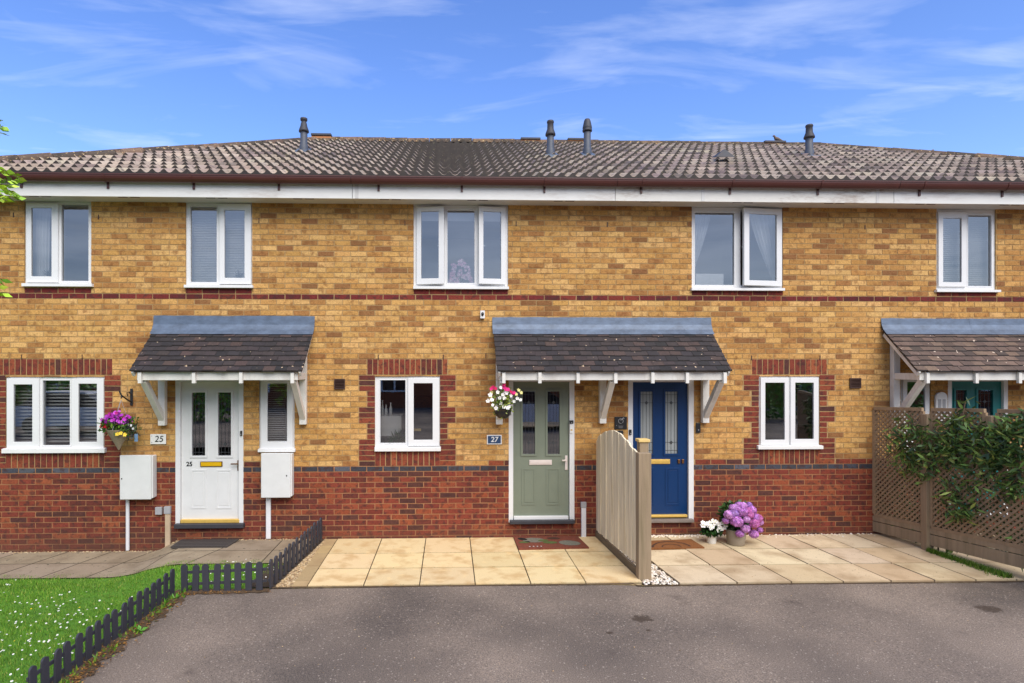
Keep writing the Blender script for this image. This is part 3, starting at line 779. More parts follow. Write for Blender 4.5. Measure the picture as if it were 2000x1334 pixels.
# ------------------------------------------------------------------ porch canopies
PY = -.66
def canopy(label, xl, xr, feet, brackets, tilem, pal, ytl=619, ov=0.0, gables='LR'):
    X0, X1 = WX(xl), WX(xr); xm = (xl + xr) / 2 if xr < 2050 else xl + 100
    zt = WZ(xm, 646); zb = WZ(xm, 727, PY); ztop = WZ(xm, ytl)
    root = thing('porch_canopy', ((X0 + X1) / 2, 0, zb), label, 'porch canopy', 'porch canopies over the front doors')
    slope = (zt - zb) / (-PY - .03)
    zf = lambda y: zb + (y - PY) * slope
    # tiles
    mb = MB(); rows = 9; yy0, yy1 = PY, -.01
    tw = .152
    for j in range(rows):
        a = yy0 + (yy1 - yy0) * j / rows; b = a + (yy1 - yy0) / rows * 1.55
        off = (j % 2) * tw / 2 + U(-.015, .015)
        x = X0 - off
        while x < X1:
            x0, x1 = max(x, X0) + .0015, min(x + tw, X1) - .0015
            x += tw
            if x1 - x0 < .02: continue
            c = pick(pal); th = .018; l0 = .024 + U(0, .008); l1 = .002; s1 = U(-.003, .003); aa = a + U(-.006, .006)
            za, zb_ = zf(aa) + l0, zf(min(b, -.004)) + l1; bb = min(b, -.004)
            P = [(x0, aa, za + s1), (x1, aa, za - s1), (x1, bb, zb_), (x0, bb, zb_)]
            Q = [(p[0], p[1] + .002, p[2] - th) for p in P]
            mb.face(P, c); mb.face(Q[::-1], c)
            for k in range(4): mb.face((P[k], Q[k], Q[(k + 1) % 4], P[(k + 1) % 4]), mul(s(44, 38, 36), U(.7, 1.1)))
    roof = mb.build('canopy_roof', tilem, root)
    u = MB(); e = .05
    P = [(X0 + .01, PY + .03, zf(PY + .03) - .004), (X1 - .01, PY + .03, zf(PY + .03) - .004), (X1 - .01, -.012, zf(-.012) - .004), (X0 + .01, -.012, zf(-.012) - .004)]
    u.face(P); u.face([(p[0], p[1], p[2] - .02) for p in P][::-1]); u.build('canopy_boarding', 'under', root)
    # lead flashing: upstand on the wall and apron over the top tiles, dressed in bays
    m = MB(); nb = max(1, round((X1 - X0) / 1.1)); w = (X1 - X0) / nb
    for k in range(nb):
        xa, xb = X0 + k * w - .012, X0 + (k + 1) * w + .012; dy = -.002 * (k % 2); n = 8
        for q in range(n):
            xs0 = xa + (xb - xa) * q / n; xs1 = xa + (xb - xa) * (q + 1) / n
            wv = lambda x: .004 * sin(x * 17) + .003 * sin(x * 41)
            ys = [-.012 + dy, -.02 + dy, -.055 + dy, -.145]
            pts0 = [(xs0, -.012 + dy, ztop + wv(xs0) * .6), (xs0, -.026 + dy, zf(-.02) + .075), (xs0, -.06 + dy, zf(-.06) + .042), (xs0, -.125 + wv(xs0), zf(-.125) + .034 + dy)]
            pts1 = [(xs1, -.012 + dy, ztop + wv(xs1) * .6), (xs1, -.026 + dy, zf(-.02) + .075), (xs1, -.06 + dy, zf(-.06) + .042), (xs1, -.125 + wv(xs1), zf(-.125) + .034 + dy)]
            for r in range(3): m.face((pts0[r + 1], pts1[r + 1], pts1[r], pts0[r]))
    m.build('lead_flashing', 'lead', root, smooth=True)
    # front beam, barge boards, rafter feet
    bz0 = WZ(xm, 742.5, PY + .08); bz1 = WZ(xm, 729, PY + .08)
    m = MB(); m.box(X0 + .07, X1 - .07, PY + .06, PY + .105, bz0, bz1 + .02); m.build('front_beam', 'woodwhite', root, bevel=.003)
    for px in feet:
        x = WX(px, PY + .03); f = MB(); z0 = WZ(px, 748.5, PY + .03)
        pts = [(PY + .02, z0), (PY + .058, z0), (PY + .058, zf(PY + .058) - .03), (PY + .02, zf(PY + .02) - .03)]
        w = .021
        f.face([(x - w, y, z) for y, z in pts][::-1]); f.face([(x + w, y, z) for y, z in pts])
        for k in range(4):
            a, b = pts[k], pts[(k + 1) % 4]; f.face(((x - w, a[0], a[1]), (x - w, b[0], b[1]), (x + w, b[0], b[1]), (x + w, a[0], a[1])))
        f.build('rafter_foot', 'woodwhite', root, bevel=.002)
    for sd in gables:
        x = X0 + .035 if sd == 'L' else X1 - .035
        g = MB(); g.beam((x, PY + .03, zf(PY + .03) - .055), (x, -.02, zf(-.02) - .055), .028, .07, up=(0, 0, 1)); g.build('barge_board', 'woodwhite', root, bevel=.003)
    for (px, yb, arm) in brackets:
        x = WX(px); z0 = WZ(px, yb); b = MB()
        ztop_ = zf(-.05) - .1 if arm == 'gable' else bz1 + .03
        hb = .046
        b.box(x - hb, x + hb, -.088, -.0095, z0, ztop_)
        zA = (bz0 + bz1) / 2
        b.box(x - hb * .9, x + hb * .9, PY + .107, -.089, zA - .045, zA + .045)
        b.beam((x, -.06, z0 + .09), (x, PY + .12, zA - .05), .075, .075)
        b.build('bracket', 'woodwhite', root, bevel=.004)
    return root
SLP = [(s(60, 52, 52), 3), (s(50, 46, 48), 3), (s(74, 60, 56), 1.5), (s(40, 38, 40), 1)]
BRP = [(s(100, 82, 72), 3), (s(88, 72, 64), 3), (s(112, 92, 78), 1.5), (s(74, 62, 56), 1)]
canopy('dark tiled canopy over the white door and its narrow window', 302.6, 613.5, (273, 378.5, 470.5, 571), ((321, 830, 'beam'), (594, 828, 'gable')), 'slate', SLP, 617, gables='LR')
canopy('long dark tiled canopy spanning the sage green and blue doors', 963, 1386.5, (984, 1054.5, 1129, 1202.5, 1275, 1342.5, 1416), ((974.5, 828, 'gable'), (1175, 826, 'beam'), (1374, 825, 'beam')), 'slate', SLP, 620)
canopy('brown tiled canopy above the teal door and trellis fence', 1721, 2062, (1812, 1907.5, 1992), ((1743, 832, 'gable'), (2040, 830, 'gable')), 'slate_brown', BRP, 622)

# ------------------------------------------------------------------ wall fittings
def meter(px0, px1, y0, y1, cx0, cx1, cy, keyx, keyy, label):
    a, b, c, d = WR(px0, px1, y0, y1, Y=-.13)
    a0, b0 = WX(px0, -.13), WX(px1, -.02)
    root = thing('meter_box', ((a + b) / 2, 0, c), label, 'meter box', 'white meter boxes on the wall')
    m = MB(); m.box(a + .015, b - .015, -.12, -.009, c + .012, d - .012); m.build('meter_case', 'meter', root, bevel=.008)
    m = MB(); m.box(a + .004, b - .03, -.142, -.121, c, d); m.build('meter_door', 'meter', root, bevel=.008)
    p = W(keyx, keyy, -.14); m = MB(); m.box(p.x - .007, p.x + .007, -.146, -.1405, p.z - .009, p.z + .009); m.build('lock', 'black', root)
    q0, q1 = WX(cx0, -.03), WX(cx1, -.03); zb = WZ((cx0 + cx1) / 2, cy, -.03)
    m = MB(); m.box(q0, q1, -.045, -.009, zb - .02, c + .011); m.build('conduit', 'conduit', root, bevel=.012)
meter(234, 300, 889, 975.5, 246, 252.4, 1073, 238, 935, 'white meter box under the number 25 plaque and flower basket')
meter(509.5, 572, 885, 972, 519.4, 529, 1050, 560, 929, 'white meter box beneath the narrow window')
def boxy(name, rect, y0, y1, mat, label, cat, group=None, bevel=.004):
    a, b, c, d = WR(*rect, Y=y0); m = MB(); m.box(a, b, y0, y1, c, d)
    return tag(m.build(name, mat, origin=((a + b) / 2, 0, c), bevel=bevel), label, cat, group)
boxy('junction_box', (302.5, 315.5, 991, 1005.5), -.05, -.0095, 'greyplastic', 'small grey junction box low on the wall left of the white door', 'junction box')
r = thing('cable_cover', (WX(325.5), 0, WZ(325, 1063)), 'tan cable cover with grey cap beside the white door frame', 'cable cover')
a, b, c, d = WR(319.5, 331.5, 990, 1004, Y=-.06); m = MB(); m.box(a, b, -.06, -.0095, c, d); m.build('cap', 'greyplastic', r, bevel=.004)
a, b, c2, d2 = WR(322, 331.5, 1004, 1066, Y=-.05); m = MB(); m.box(a, b, -.05, -.0095, c2 - .02, c - .001); M['tan'] = plain('tan_conduit', s(190, 168, 140), .6, .12, 6); m.build('cover', 'tan', r, bevel=.003)
r = thing('cable_cover', (WX(1140), 0, 0), 'white cable cover at ground level right of the sage green door', 'cable cover')
a, b, c, d = WR(1135, 1145.5, 981, 992, Y=-.05); m = MB(); m.box(a, b, -.052, -.0095, c, d); m.build('cap', 'greyplastic', r, bevel=.004)
a, b, c2, d2 = WR(1136, 1145, 992, 1045, Y=-.05); m = MB(); m.box(a, b, -.046, -.0095, -.01, c - .001); m.build('cover', 'conduit', r, bevel=.003)
# vents
def vent(rect, label):
    a, b, c, d = WR(*rect, Y=-.03); r = thing('wall_vent', ((a + b) / 2, 0, c), label, 'vent', 'brown extractor vents')
    m = MB(); e = .012; m.plate((a, b, c, d), [(a + e, b - e, c + e, d - e)], -.03, -.0095); m.build('vent_frame', 'brownvent', r, bevel=.003)
    m = MB(); n = 6
    for k in range(n):
        z = c + e + (d - c - 2 * e) * (k + .5) / n; m.beam((a + e, -.02, z), (b - e, -.02, z), .02, .006, up=(0, -.6, 1))
    m.box(a + e, b - e, -.0125, -.0095, c + e, d - e); m.build('louvre', 'brownvent', r)
vent((652.5, 673.5, 740, 760.5), 'square brown vent between the narrow window and kitchen window')
vent((1661, 1682.5, 738.5, 758.5), 'square brown vent left of the brown tiled canopy')
# number plaques
a, b, c, d = WR(293.3, 324, 848, 867.5, Y=-.02); r = thing('number_plaque', ((a + b) / 2, 0, c), 'white plaque reading 25 on the yellow brick', 'house number')
m = MB(); m.box(a, b, -.02, -.0095, c, d); m.build('plate', 'signwhite', r, bevel=.003)
m = MB()
for px, py in ((296.5, 851.5), (296.5, 864)): p = W(px, py, -.02); m.box(p.x - .006, p.x + .006, -.023, -.0205, p.z - .006, p.z + .006)
m.build('screw', 'greyplastic', r); text('numerals', '25', 'ink', r, ((a + b) / 2 + .012, -.0225, (c + d) / 2), .12, .0015, False, .15)
a, b, c, d = WR(951, 980, 849.5, 868, Y=-.02); r = thing('number_plaque', ((a + b) / 2, 0, c), 'navy plaque reading 27 with a white border', 'house number')
m = MB(); m.box(a, b, -.018, -.0095, c, d); m.build('plate', 'signwhite', r, bevel=.003); e = .014
m = MB(); m.box(a + e, b - e, -.021, -.0185, c + e, d - e); m.build('panel', 'navy', r); text('numerals', '27', 'signwhite', r, ((a + b) / 2, -.0225, (c + d) / 2), .1, .0015, True, .12)
# black round-motif plaque and small box by the blue door
a, b, c, d = WR(1200.5, 1224.5, 814, 838.5, Y=-.02); r = thing('door_plaque', ((a + b) / 2, 0, c), 'black square plaque with pale ring motif left of the blue door', 'plaque')
m = MB(); m.box(a, b, -.02, -.0095, c, d); m.build('plate', 'black', r, bevel=.003)
m = MB(); cx, cz = (a + b) / 2, c + (d - c) * .66
m.tube([(cx + .034 * cos(t * pi / 12), -.0215, cz + .034 * sin(t * pi / 12)) for t in range(-3, 20)], .0032, 6)
m.tube([(cx + .045 * cos(t * pi / 12), -.0215, cz + .03 + .0 * t + .016 * sin(t * pi / 4)) for t in range(0, 8)], .0045, 6)
m.box(a + .022, a + .03, -.022, -.0205, c + .05, c + .058)
for k in range(3): m.box(cx - .035 + .004 * k, cx + .035 - .004 * k, -.0212, -.0205, c + .045 - .013 * k, c + .048 - .013 * k)
m.build('motif', 'greyplastic', r)
boxy('key_safe', (1206.5, 1217.5, 841, 852), -.035, -.0095, 'black', 'small dark box below the black plaque', 'key safe')
# doorbells
def bell(rect, label, extra=False, yb=-.004):
    a, b, c, d = WR(*rect, Y=-.02); r = thing('doorbell', ((a + b) / 2, 0, c), label, 'doorbell', 'doorbells on the door frames')
    m = MB(); m.box(a, b, -.028, yb - .0005, c, d); m.build('case', 'black', r, bevel=.004)
    m = MB(); m.lathe((0, 0, 0), [(0.0001, 0), (.007, 0), (.007, .004), (.0001, .0045)], 12)
    zc_ = c + (d - c) * .3; xc = (a + b) / 2; m.xform(lambda p: Vector((xc + p.x, -.0285 - p.z, zc_ + p.y))); m.build('button', 'greyplastic', r)
bell((469, 472.6, 841.5, 851), 'black doorbell on the white door frame')
bell((1112.5, 1120, 821, 827.5), 'wide black doorbell on the sage green door frame')
bell((1229, 1233.5, 839, 849.5), 'black doorbell on the left frame of the blue door')
bell((1359.5, 1368, 826, 845.5), 'black doorbell camera on brick right of the blue door', yb=-.0092)
a, b, c, d = WR(1112.8, 1119.5, 829, 846, Y=-.02); r = thing('key_holder', ((a + b) / 2, 0, c), 'white contact strip under the sage green door bell', 'door sensor')
m = MB(); m.box(a, b, -.02, -.0045, c, d); m.build('case', 'signwhite', r, bevel=.003); m = MB(); m.box(a + .012, b - .012, -.0225, -.0205, c + .035, c + .055); m.build('button', 'brass', r)
# wall sensor
a, b, c, d = WR(938, 947, 606.5, 622, Y=-.05); r = thing('security_sensor', ((a + b) / 2, 0, c), 'small white security sensor above the long canopy', 'sensor')
m = MB(); m.box(a, b, -.05, -.0095, c, d); m.build('case', 'signwhite', r, bevel=.006); m = MB(); m.lathe((0, 0, 0), [(.0001, 0), (.02, 0), (.018, .012), (.0001, .018)], 16); m.xform(lambda p: Vector(((a + b) / 2 + p.x, -.0505 - p.z, (c + d) / 2 + .006 + p.y * 1.4))); m.build('lens', 'black', r, smooth=True)
# arched white ornament by the teal door
a, b, c, d = WR(1827.5, 1849.5, 765.7, 822, Y=-.03); r = thing('wall_mirror', ((a + b) / 2, 0, c), 'white arched garden mirror beside the teal door', 'mirror')
m = MB(); hw = (b - a) / 2; pts = [(a, c)] + [(b, c)] + [((a + b) / 2 + hw * cos(t * pi / 12), d - hw + hw * sin(t * pi / 12)) for t in range(13)]
m.face([(x, -.04, z) for x, z in pts]);
for k in range(len(pts)):
    p, q = pts[k], pts[(k + 1) % len(pts)]; m.face(((p[0], -.04, p[1]), (p[0], -.0095, p[1]), (q[0], -.0095, q[1]), (q[0], -.04, q[1])))
m.build('frame', 'signwhite', r)
m = MB()
for k in (.3, .7): m.box(a + 2 * hw * k - .022, a + 2 * hw * k + .022, -.043, -.0405, c + .05, d - hw * 1.25)
m.build('pane', 'greyplastic', r)

# ------------------------------------------------------------------ leaves helper
def leafq(mb, p, d, L, w, col, fold=.0, roll=None):
    d = Vector(d); d.normalize()
    r = Vector((U(-1, 1), U(-1, 1), U(-1, 1))) if roll is None else Vector(roll)
    sd = d.cross(r)
    if sd.length < 1e-3: sd = Vector((1, 0, 0))
    sd.normalize(); n = sd.cross(d); p = Vector(p)
    mb.face((p, p + d * L * .5 + sd * w / 2 - n * fold * L, p + d * L - n * fold * 2.2 * L, p + d * L * .5 - sd * w / 2 - n * fold * L), col)
def rdir(zb=0.0):
    while True:
        v = Vector((U(-1, 1), U(-1, 1), U(-1, 1)))
        if .05 < v.length < 1:
            v.normalize(); v.z += zb; v.normalize(); return v
def flower(mb, c, n, r, col, petals=5, facing=None, cc=None):
    n = Vector(n); n.normalize(); a = n.cross(Vector((.3, .2, 1))); a.normalize(); b = n.cross(a); c = Vector(c)
    for k in range(petals):
        t = 2 * pi * k / petals + U(-.2, .2); d = a * cos(t) + b * sin(t); e = a * -sin(t) + b * cos(t)
        mb.face((c, c + d * r * .6 + e * r * .42 + n * r * .12, c + d * r + n * r * .18, c + d * r * .6 - e * r * .42 + n * r * .12), jit(col, .1))
    if cc: mb.face([c + n * r * .14 + (a * cos(t) + b * sin(t)) * r * .2 for t in (0, 1.57, 3.14, 4.71)], cc)

# ------------------------------------------------------------------ hanging baskets
def basket_left():
    p = W(232, 838, -.24); r = thing('hanging_basket', (p.x, -.24, p.z), 'conical wicker hanging basket with purple and red flowers by the left window', 'hanging basket')
    k = (D - .24) / F; tip = WZ(233, 879, -.24); top = WZ(232, 838, -.24); rad = 22 * k; m = MB()
    hh = top - tip
    m.lathe((p.x, -.24, tip), [(.006, 0), (rad * .35, hh * .34), (rad * .72, hh * .7), (rad, hh), (rad * .9, hh), (rad * .6, hh * .8), (0.001, hh * .78)], 28)
    m.build('cone', 'wicker', r)
    f = MB(); g = MB()
    for _ in range(420):
        q = Vector((p.x, -.24, top)) + Vector((U(-1, 1) * rad * 1.15, U(-1, 1) * rad, U(-.05, .14)))
        leafq(g, q, rdir(.5), U(.04, .08), U(.02, .035), jit(pick([(s(70, 110, 36), 3), (s(110, 150, 40), 2), (s(44, 70, 34), 3)]), .15), .1)
    for _ in range(150):     # trailing lobelia on the right
        q = Vector((p.x + rad * U(.7, 1.6), -.26 + U(-.08, .08), top + U(-.12, .08)))
        leafq(g, q, rdir(-.3), U(.03, .06), U(.012, .02), jit(pick([(s(60, 74, 50), 3), (s(78, 92, 56), 2), (s(50, 52, 66), 2)]), .15), .1)
    g.build('foliage', 'leaf', r)
    for _ in range(95):
        a = U(-1, 1); q = Vector((p.x + a * rad * 1.1, -.25 + U(-1, .6) * rad, top + .09 + U(0, .15) * (1 - abs(a) * .5)))
        flower(f, q, rdir(.4) + Vector((0, -.8, 0)), U(.022, .036), pick([(s(190, 60, 190), 4), (s(160, 50, 170), 3), (s(205, 90, 210), 2), (s(170, 30, 120), 1)]), 6)
    sub(f.build('flowers', 'petal', r), 'mass of purple flowers'); f = MB()
    for _ in range(14):
        q = Vector((p.x - rad * U(.85, 1.15), -.26 + U(-.1, .06), top + U(.02, .09))); flower(f, q, (-.2, -1, .3), U(.022, .034), s(215, 40, 50), 5)
    sub(f.build('flowers', 'petal', r), 'small red cluster of flowers')
    for px, py in ((229, 848), (244, 849), (236, 846)):
        f = MB(); flower(f, W(px, py, -.24 - rad * .9), (0, -1, .3), .03, s(240, 205, 70), 5); sub(f.build('flower', 'petal', r), 'yellow bloom')
    for px, py in ((250, 829), (256, 831), (260, 837)): f = MB(); flower(f, W(px, py, -.3), (0, -1, .3), .018, s(225, 225, 230), 5); sub(f.build('flower', 'petal', r), 'tiny white bloom')
    t = MB(); q = W(266, 855, -.28); t.box(q.x - .022, q.x + .022, -.283, -.28, q.z - .05, q.z + .05); t.build('plant_tag', 'bluetag', r)
    hk = W(236.5, 778, -.24); c = MB()
    for dx, dy in ((-.9, .3), (.9, .3), (0, -.95)): c.tube([(hk.x, -.24, hk.z - .02), (p.x + dx * rad, -.24 + dy * rad, top)], .0022, 5)
    c.build('chain', 'greyplastic', r)
    bx = WX(256.5, -.02); b = thing('basket_bracket', (bx, 0, WZ(256, 790)), 'black wrought iron bracket holding the conical basket', 'bracket')
    m = MB(); z1, z0 = WZ(256.5, 759, -.02), WZ(256.5, 792, -.02); m.box(bx - .018, bx + .018, -.022, -.0095, z0, z1); m.build('wall_plate', 'iron', b, bevel=.004)
    m = MB(); xo, zo = W(237, 772, -.24).x, WZ(237, 772, -.24)
    m.tube([(bx, -.02, z0 + .05), (bx * .6 + xo * .4, -.10, z0 + .08), (xo, -.24, zo), (xo - .02, -.25, zo + .06)], .01, 8)
    m.tube([(bx, -.02, z1 - .09), (bx * .75 + xo * .25, -.07, z1 - .045), (bx * .5 + xo * .5, -.12, zo + .03), (bx * .55 + xo * .45, -.1, zo - .02)], .006, 8)
    m.tube([(xo, -.24, zo), (xo, -.245, zo - .045), (xo + .015, -.24, zo - .02)], .008, 6)
    m.build('arm', 'iron', b)
basket_left()
def basket_right():
    Y = -.5; k = (D + Y) / F; p = W(982, 798, Y); rad = 17.5 * k; h = 20 * k
    r = thing('hanging_basket', (p.x, Y, p.z), 'black bowl hanging basket with white and pink petunias by the sage green door', 'hanging basket')
    m = MB(); m.lathe((p.x, Y, p.z - h), [(.001, 0), (rad * .45, h * .05), (rad * .78, h * .32), (rad * .95, h * .7), (rad, h), (rad * 1.04, h * 1.0), (rad * 1.04, h * 1.06), (rad * .9, h * 1.06), (rad * .85, h * .9), (.001, h * .88)], 28); m.build('bowl', 'black', r, smooth=True)
    g = MB(); f = MB(); top = p.z
    for _ in range(520):
        d = rdir(.5); q = Vector((p.x, Y, top + .05)) + Vector((d.x * rad * 1.35, d.y * rad * 1.2, d.z * 34 * k)) * U(.3, 1)
        leafq(g, q, rdir(.4), U(.03, .055), U(.016, .028), jit(pick([(s(120, 140, 52), 3), (s(150, 160, 70), 2), (s(84, 110, 44), 2)]), .15), .1)
    g.build('foliage', 'leaf', r)
    for px, py in ((960, 781), (976, 777), (986, 778), (953, 783), (978, 788), (994, 794), (962, 791), (1010, 778), (991, 797), (990, 767), (997, 773), (977, 757), (988, 764), (972, 766), (1004, 784), (968, 797), (984, 795), (1016, 781), (957, 771), (982, 771)):
        f = MB(); q = W(px + U(-1, 1), py, Y - rad * U(.6, 1.1)); flower(f, q, (U(-.5, .5), -1, U(0, .6)), U(.024, .034), s(238, 234, 228), 5, cc=s(225, 220, 150)); sub(f.build('flower', 'petal', r), 'white petunia bloom')
    for px, py in ((963, 757), (968, 759), (984, 751), (983, 756), (992, 761), (1001, 769), (1004, 767), (988, 760), (959, 760), (998, 765)):
        f = MB(); q = W(px, py, Y - rad * U(.3, .9)); flower(f, q, (U(-.5, .5), -1, U(0, .6)), U(.024, .034), pick([(s(214, 40, 120), 3), (s(196, 30, 90), 2)]), 5); sub(f.build('flower', 'petal', r), 'pink petunia bloom')
    for px, py in ((1013, 762), (1018, 767), (1008, 770), (960, 766), (958, 775)):
        f = MB(); q = W(px, py, Y - rad * .5); flower(f, q, (.3, -1, .4), .026, s(222, 214, 140), 5); sub(f.build('flower', 'petal', r), 'pale yellow bloom')
    c = MB(); hz = WZ(984, 748, PY + .06)
    hk = (WX(984, PY + .06), PY + .06, hz)
    hk = (p.x, Y, WZ(982, 742, Y))
    for dx, dy in ((-.95, .3), (.95, .3), (0, -1)): c.tube([hk, (p.x + dx * rad, Y + dy * rad, top)], .002, 5)
    c.tube([hk, (p.x, Y, hk[2] + .05)], .004, 6)
    c.build('chain', 'iron', r)
basket_right()

# ------------------------------------------------------------------ pots on the right patio
def pots():
    base = G(1394, 1064); k = (base - CAM).dot(FW) / F
    r = thing('flower_pot', base, 'small white pot of white flowers left of the lavender blooms', 'potted plant')
    rad = 9.6 * k; h = 21 * k; m = MB(); c = (base.x, base.y + rad, base.z)
    m.lathe(c, [(.001, 0), (rad * .84, 0), (rad * .9, h * .1), (rad * .98, h * .95), (rad, h), (rad * .92, h), (rad * .88, h * .9), (.001, h * .88)], 28); m.build('pot', 'potwhite', r, smooth=True)
    g = MB(); f = MB(); cz = Vector((c[0], c[1], h))
    for _ in range(520):
        d = rdir(.3); q = cz + Vector((d.x * 19 * k, d.y * 15 * k, abs(d.z) * 22 * k - 2 * k)) * U(.4, 1)
        leafq(g, q, (d + rdir()) , U(.04, .07), U(.025, .04), jit(pick([(s(36, 70, 26), 3), (s(56, 92, 34), 2), (s(26, 50, 24), 2)]), .15), .1)
    g.build('foliage', 'leaf', r)
    for px, py in ((1373, 1026), (1373, 1021), (1384, 1026), (1388, 1031), (1396, 1022), (1399, 1019), (1404, 1024), (1410, 1022), (1406, 1030), (1402, 1036), (1415, 1031), (1386, 1022), (1393, 1017), (1417, 1026), (1381, 1023), (1409, 1033), (1391, 1028)):
        f = MB(); n = Vector((U(-.5, .5), -1, U(.1, .7))); flower(f, W(px, py, base.y + rad - 14 * k), n, U(.03, .042), s(236, 236, 230), 5, cc=s(220, 210, 130)); f.build('flower', 'petal', r)
    base = G(1447, 1069); k = (base - CAM).dot(FW) / F
    r = thing('flower_pot', base, 'grey pot of lavender pink mophead hydrangea against the red brick', 'potted plant')
    rad = 19.2 * k; h = 31 * k; m = MB(); c = Vector((base.x, base.y + rad, base.z))
    m.lathe(c, [(.001, 0), (rad * .8, 0), (rad * .87, h * .08), (rad * .97, h * .75), (rad * 1.0, h * .97), (rad * .98, h), (rad * .9, h), (rad * .86, h * .9), (.001, h * .88)], 32); m.build('pot', 'potgrey', r, smooth=True)
    g = MB(); cz = c + Vector((0, 0, h + 25 * k))
    for _ in range(650):
        d = rdir(); q = cz + Vector((d.x * 30 * k, d.y * 26 * k, d.z * 28 * k)) * U(.3, .95)
        leafq(g, q, d + rdir() * .8, U(.06, .11), U(.04, .06), jit(pick([(s(48, 84, 36), 3), (s(72, 104, 46), 2), (s(34, 60, 30), 2)]), .15), .1)
    g.build('foliage', 'leaf', r)
    heads = [(1424.5, 1005, 10), (1418, 1017, 7), (1432, 992, 8), (1439, 990, 7), (1444, 987, 8), (1449, 999, 11), (1463, 986, 6), (1468, 996, 9), (1460, 997, 8), (1439, 1018, 12), (1457, 1014, 8), (1475, 1010, 8), (1480, 1012, 9), (1472, 1021, 11), (1456, 1032, 9), (1445, 1042, 8), (1472, 1043, 9), (1484, 1035, 6), (1451, 988, 8), (1484, 1020, 7), (1434, 1002, 9), (1464, 1005, 8)]
    for (px, py, rp) in heads:
        rr = rp * k * .97; dx = (px - 1450) / 40; dz = (py - 1015) / 40
        yy = c.y - 28 * k * math.sqrt(max(.05, 1 - min(1, dx * dx + dz * dz))) 
        hc = W(px, py, yy); f = MB(); base_c = pick([(s(188, 124, 196), 3), (s(200, 142, 204), 2), (s(172, 126, 202), 2), (s(192, 108, 170), 1)])
        n = 110
        for i in range(n):
            z = 1 - 2 * (i + .5) / n; t = i * 2.39996; rxy = math.sqrt(1 - z * z); d = Vector((rxy * cos(t), rxy * sin(t), z))
            q = hc + Vector((d.x, d.y, d.z * .85)) * rr * U(.92, 1.04)
            flower(f, q, d + rdir() * .3, rr * .27, jit(base_c, .3), 4)
        f.build('flower_head', 'petal', r)
pots()

# ------------------------------------------------------------------ paving
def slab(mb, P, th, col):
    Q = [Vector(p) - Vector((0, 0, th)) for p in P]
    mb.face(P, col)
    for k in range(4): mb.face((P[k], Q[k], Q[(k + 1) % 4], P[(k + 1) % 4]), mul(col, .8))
_ga, _gb = G(1164.5, 1048), G(1244.5, 1125); XD0 = _ga.x - (_gb.x - _ga.x) / (_gb.y - _ga.y) * _ga.y; KS0 = (_gb.x - _ga.x) / (_gb.y - _ga.y)           # divider plane x = XD0 + KS0*y
YPF = G(900, 1141).y               # patio front
# left patio
xj = [G(p, 1054).x for p in (658, 745, 831.5, 918, 1005)]
step = (xj[4] - xj[1]) / 3
xj = [xj[1] - step] + xj[1:] + [xj[4] + step]
xe = XD0 - .03
yj = [-.015, G(900, 1079).y, G(900, 1108).y, YPF]
mb = MB(); g = .006
xjs = [x for x in xj if x < xe - .1] + [xe]
for r in range(3):
    for k in range(len(xjs) - 1):
        a, b = xjs[k] + g, xjs[k + 1] - g; y1, y0 = yj[r] - .012, yj[r + 1] + .012; z = .0 + U(-.002, .002)
        last = k == len(xjs) - 2; ex = lambda y: XD0 + KS0 * y - .014 if last else b
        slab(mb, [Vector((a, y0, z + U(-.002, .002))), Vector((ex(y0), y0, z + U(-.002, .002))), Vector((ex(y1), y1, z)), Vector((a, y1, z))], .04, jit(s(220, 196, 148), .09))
struct(mb.build('left_patio', 'slabyellow', bevel=.004))
# bedding sheet below paving (joints)
mb = MB(); mb.face([(-2.2, YPF + .005, -.012), (XB[4], YPF + .005, -.012), (XB[4], .02, -.012), (-2.2, .02, -.012)]); struct(mb.build('paving_bed', 'soil'))
mb = MB(); mb.face([(7.0, YPF + .01, -.006), (XB[4] + 2, YPF + .01, -.006), (XB[4] + 2, -.01, -.006), (7.0, -.01, -.006)], s(168, 150, 124)); struct(mb.build('far_path', 'slabgrey'))
# narrow cut strip to the left of the patio
x0s = xj[0]
mb = MB(); xs = G(566, 1147).x
yy = -.02
while yy > YPF + .05:
    y2 = max(yy - U(.28, .5), YPF + .01)
    slab(mb, [Vector((xs + .005, y2 + .005, -.004)), Vector((x0s - .006, y2 + .005, -.004)), Vector((x0s - .006, yy - .005, -.003)), Vector((xs + .005, yy - .005, -.003))], .03, jit(s(178, 152, 112), .12))
    yy = y2
struct(mb.build('edging_strip', 'slabgrey', bevel=.003))
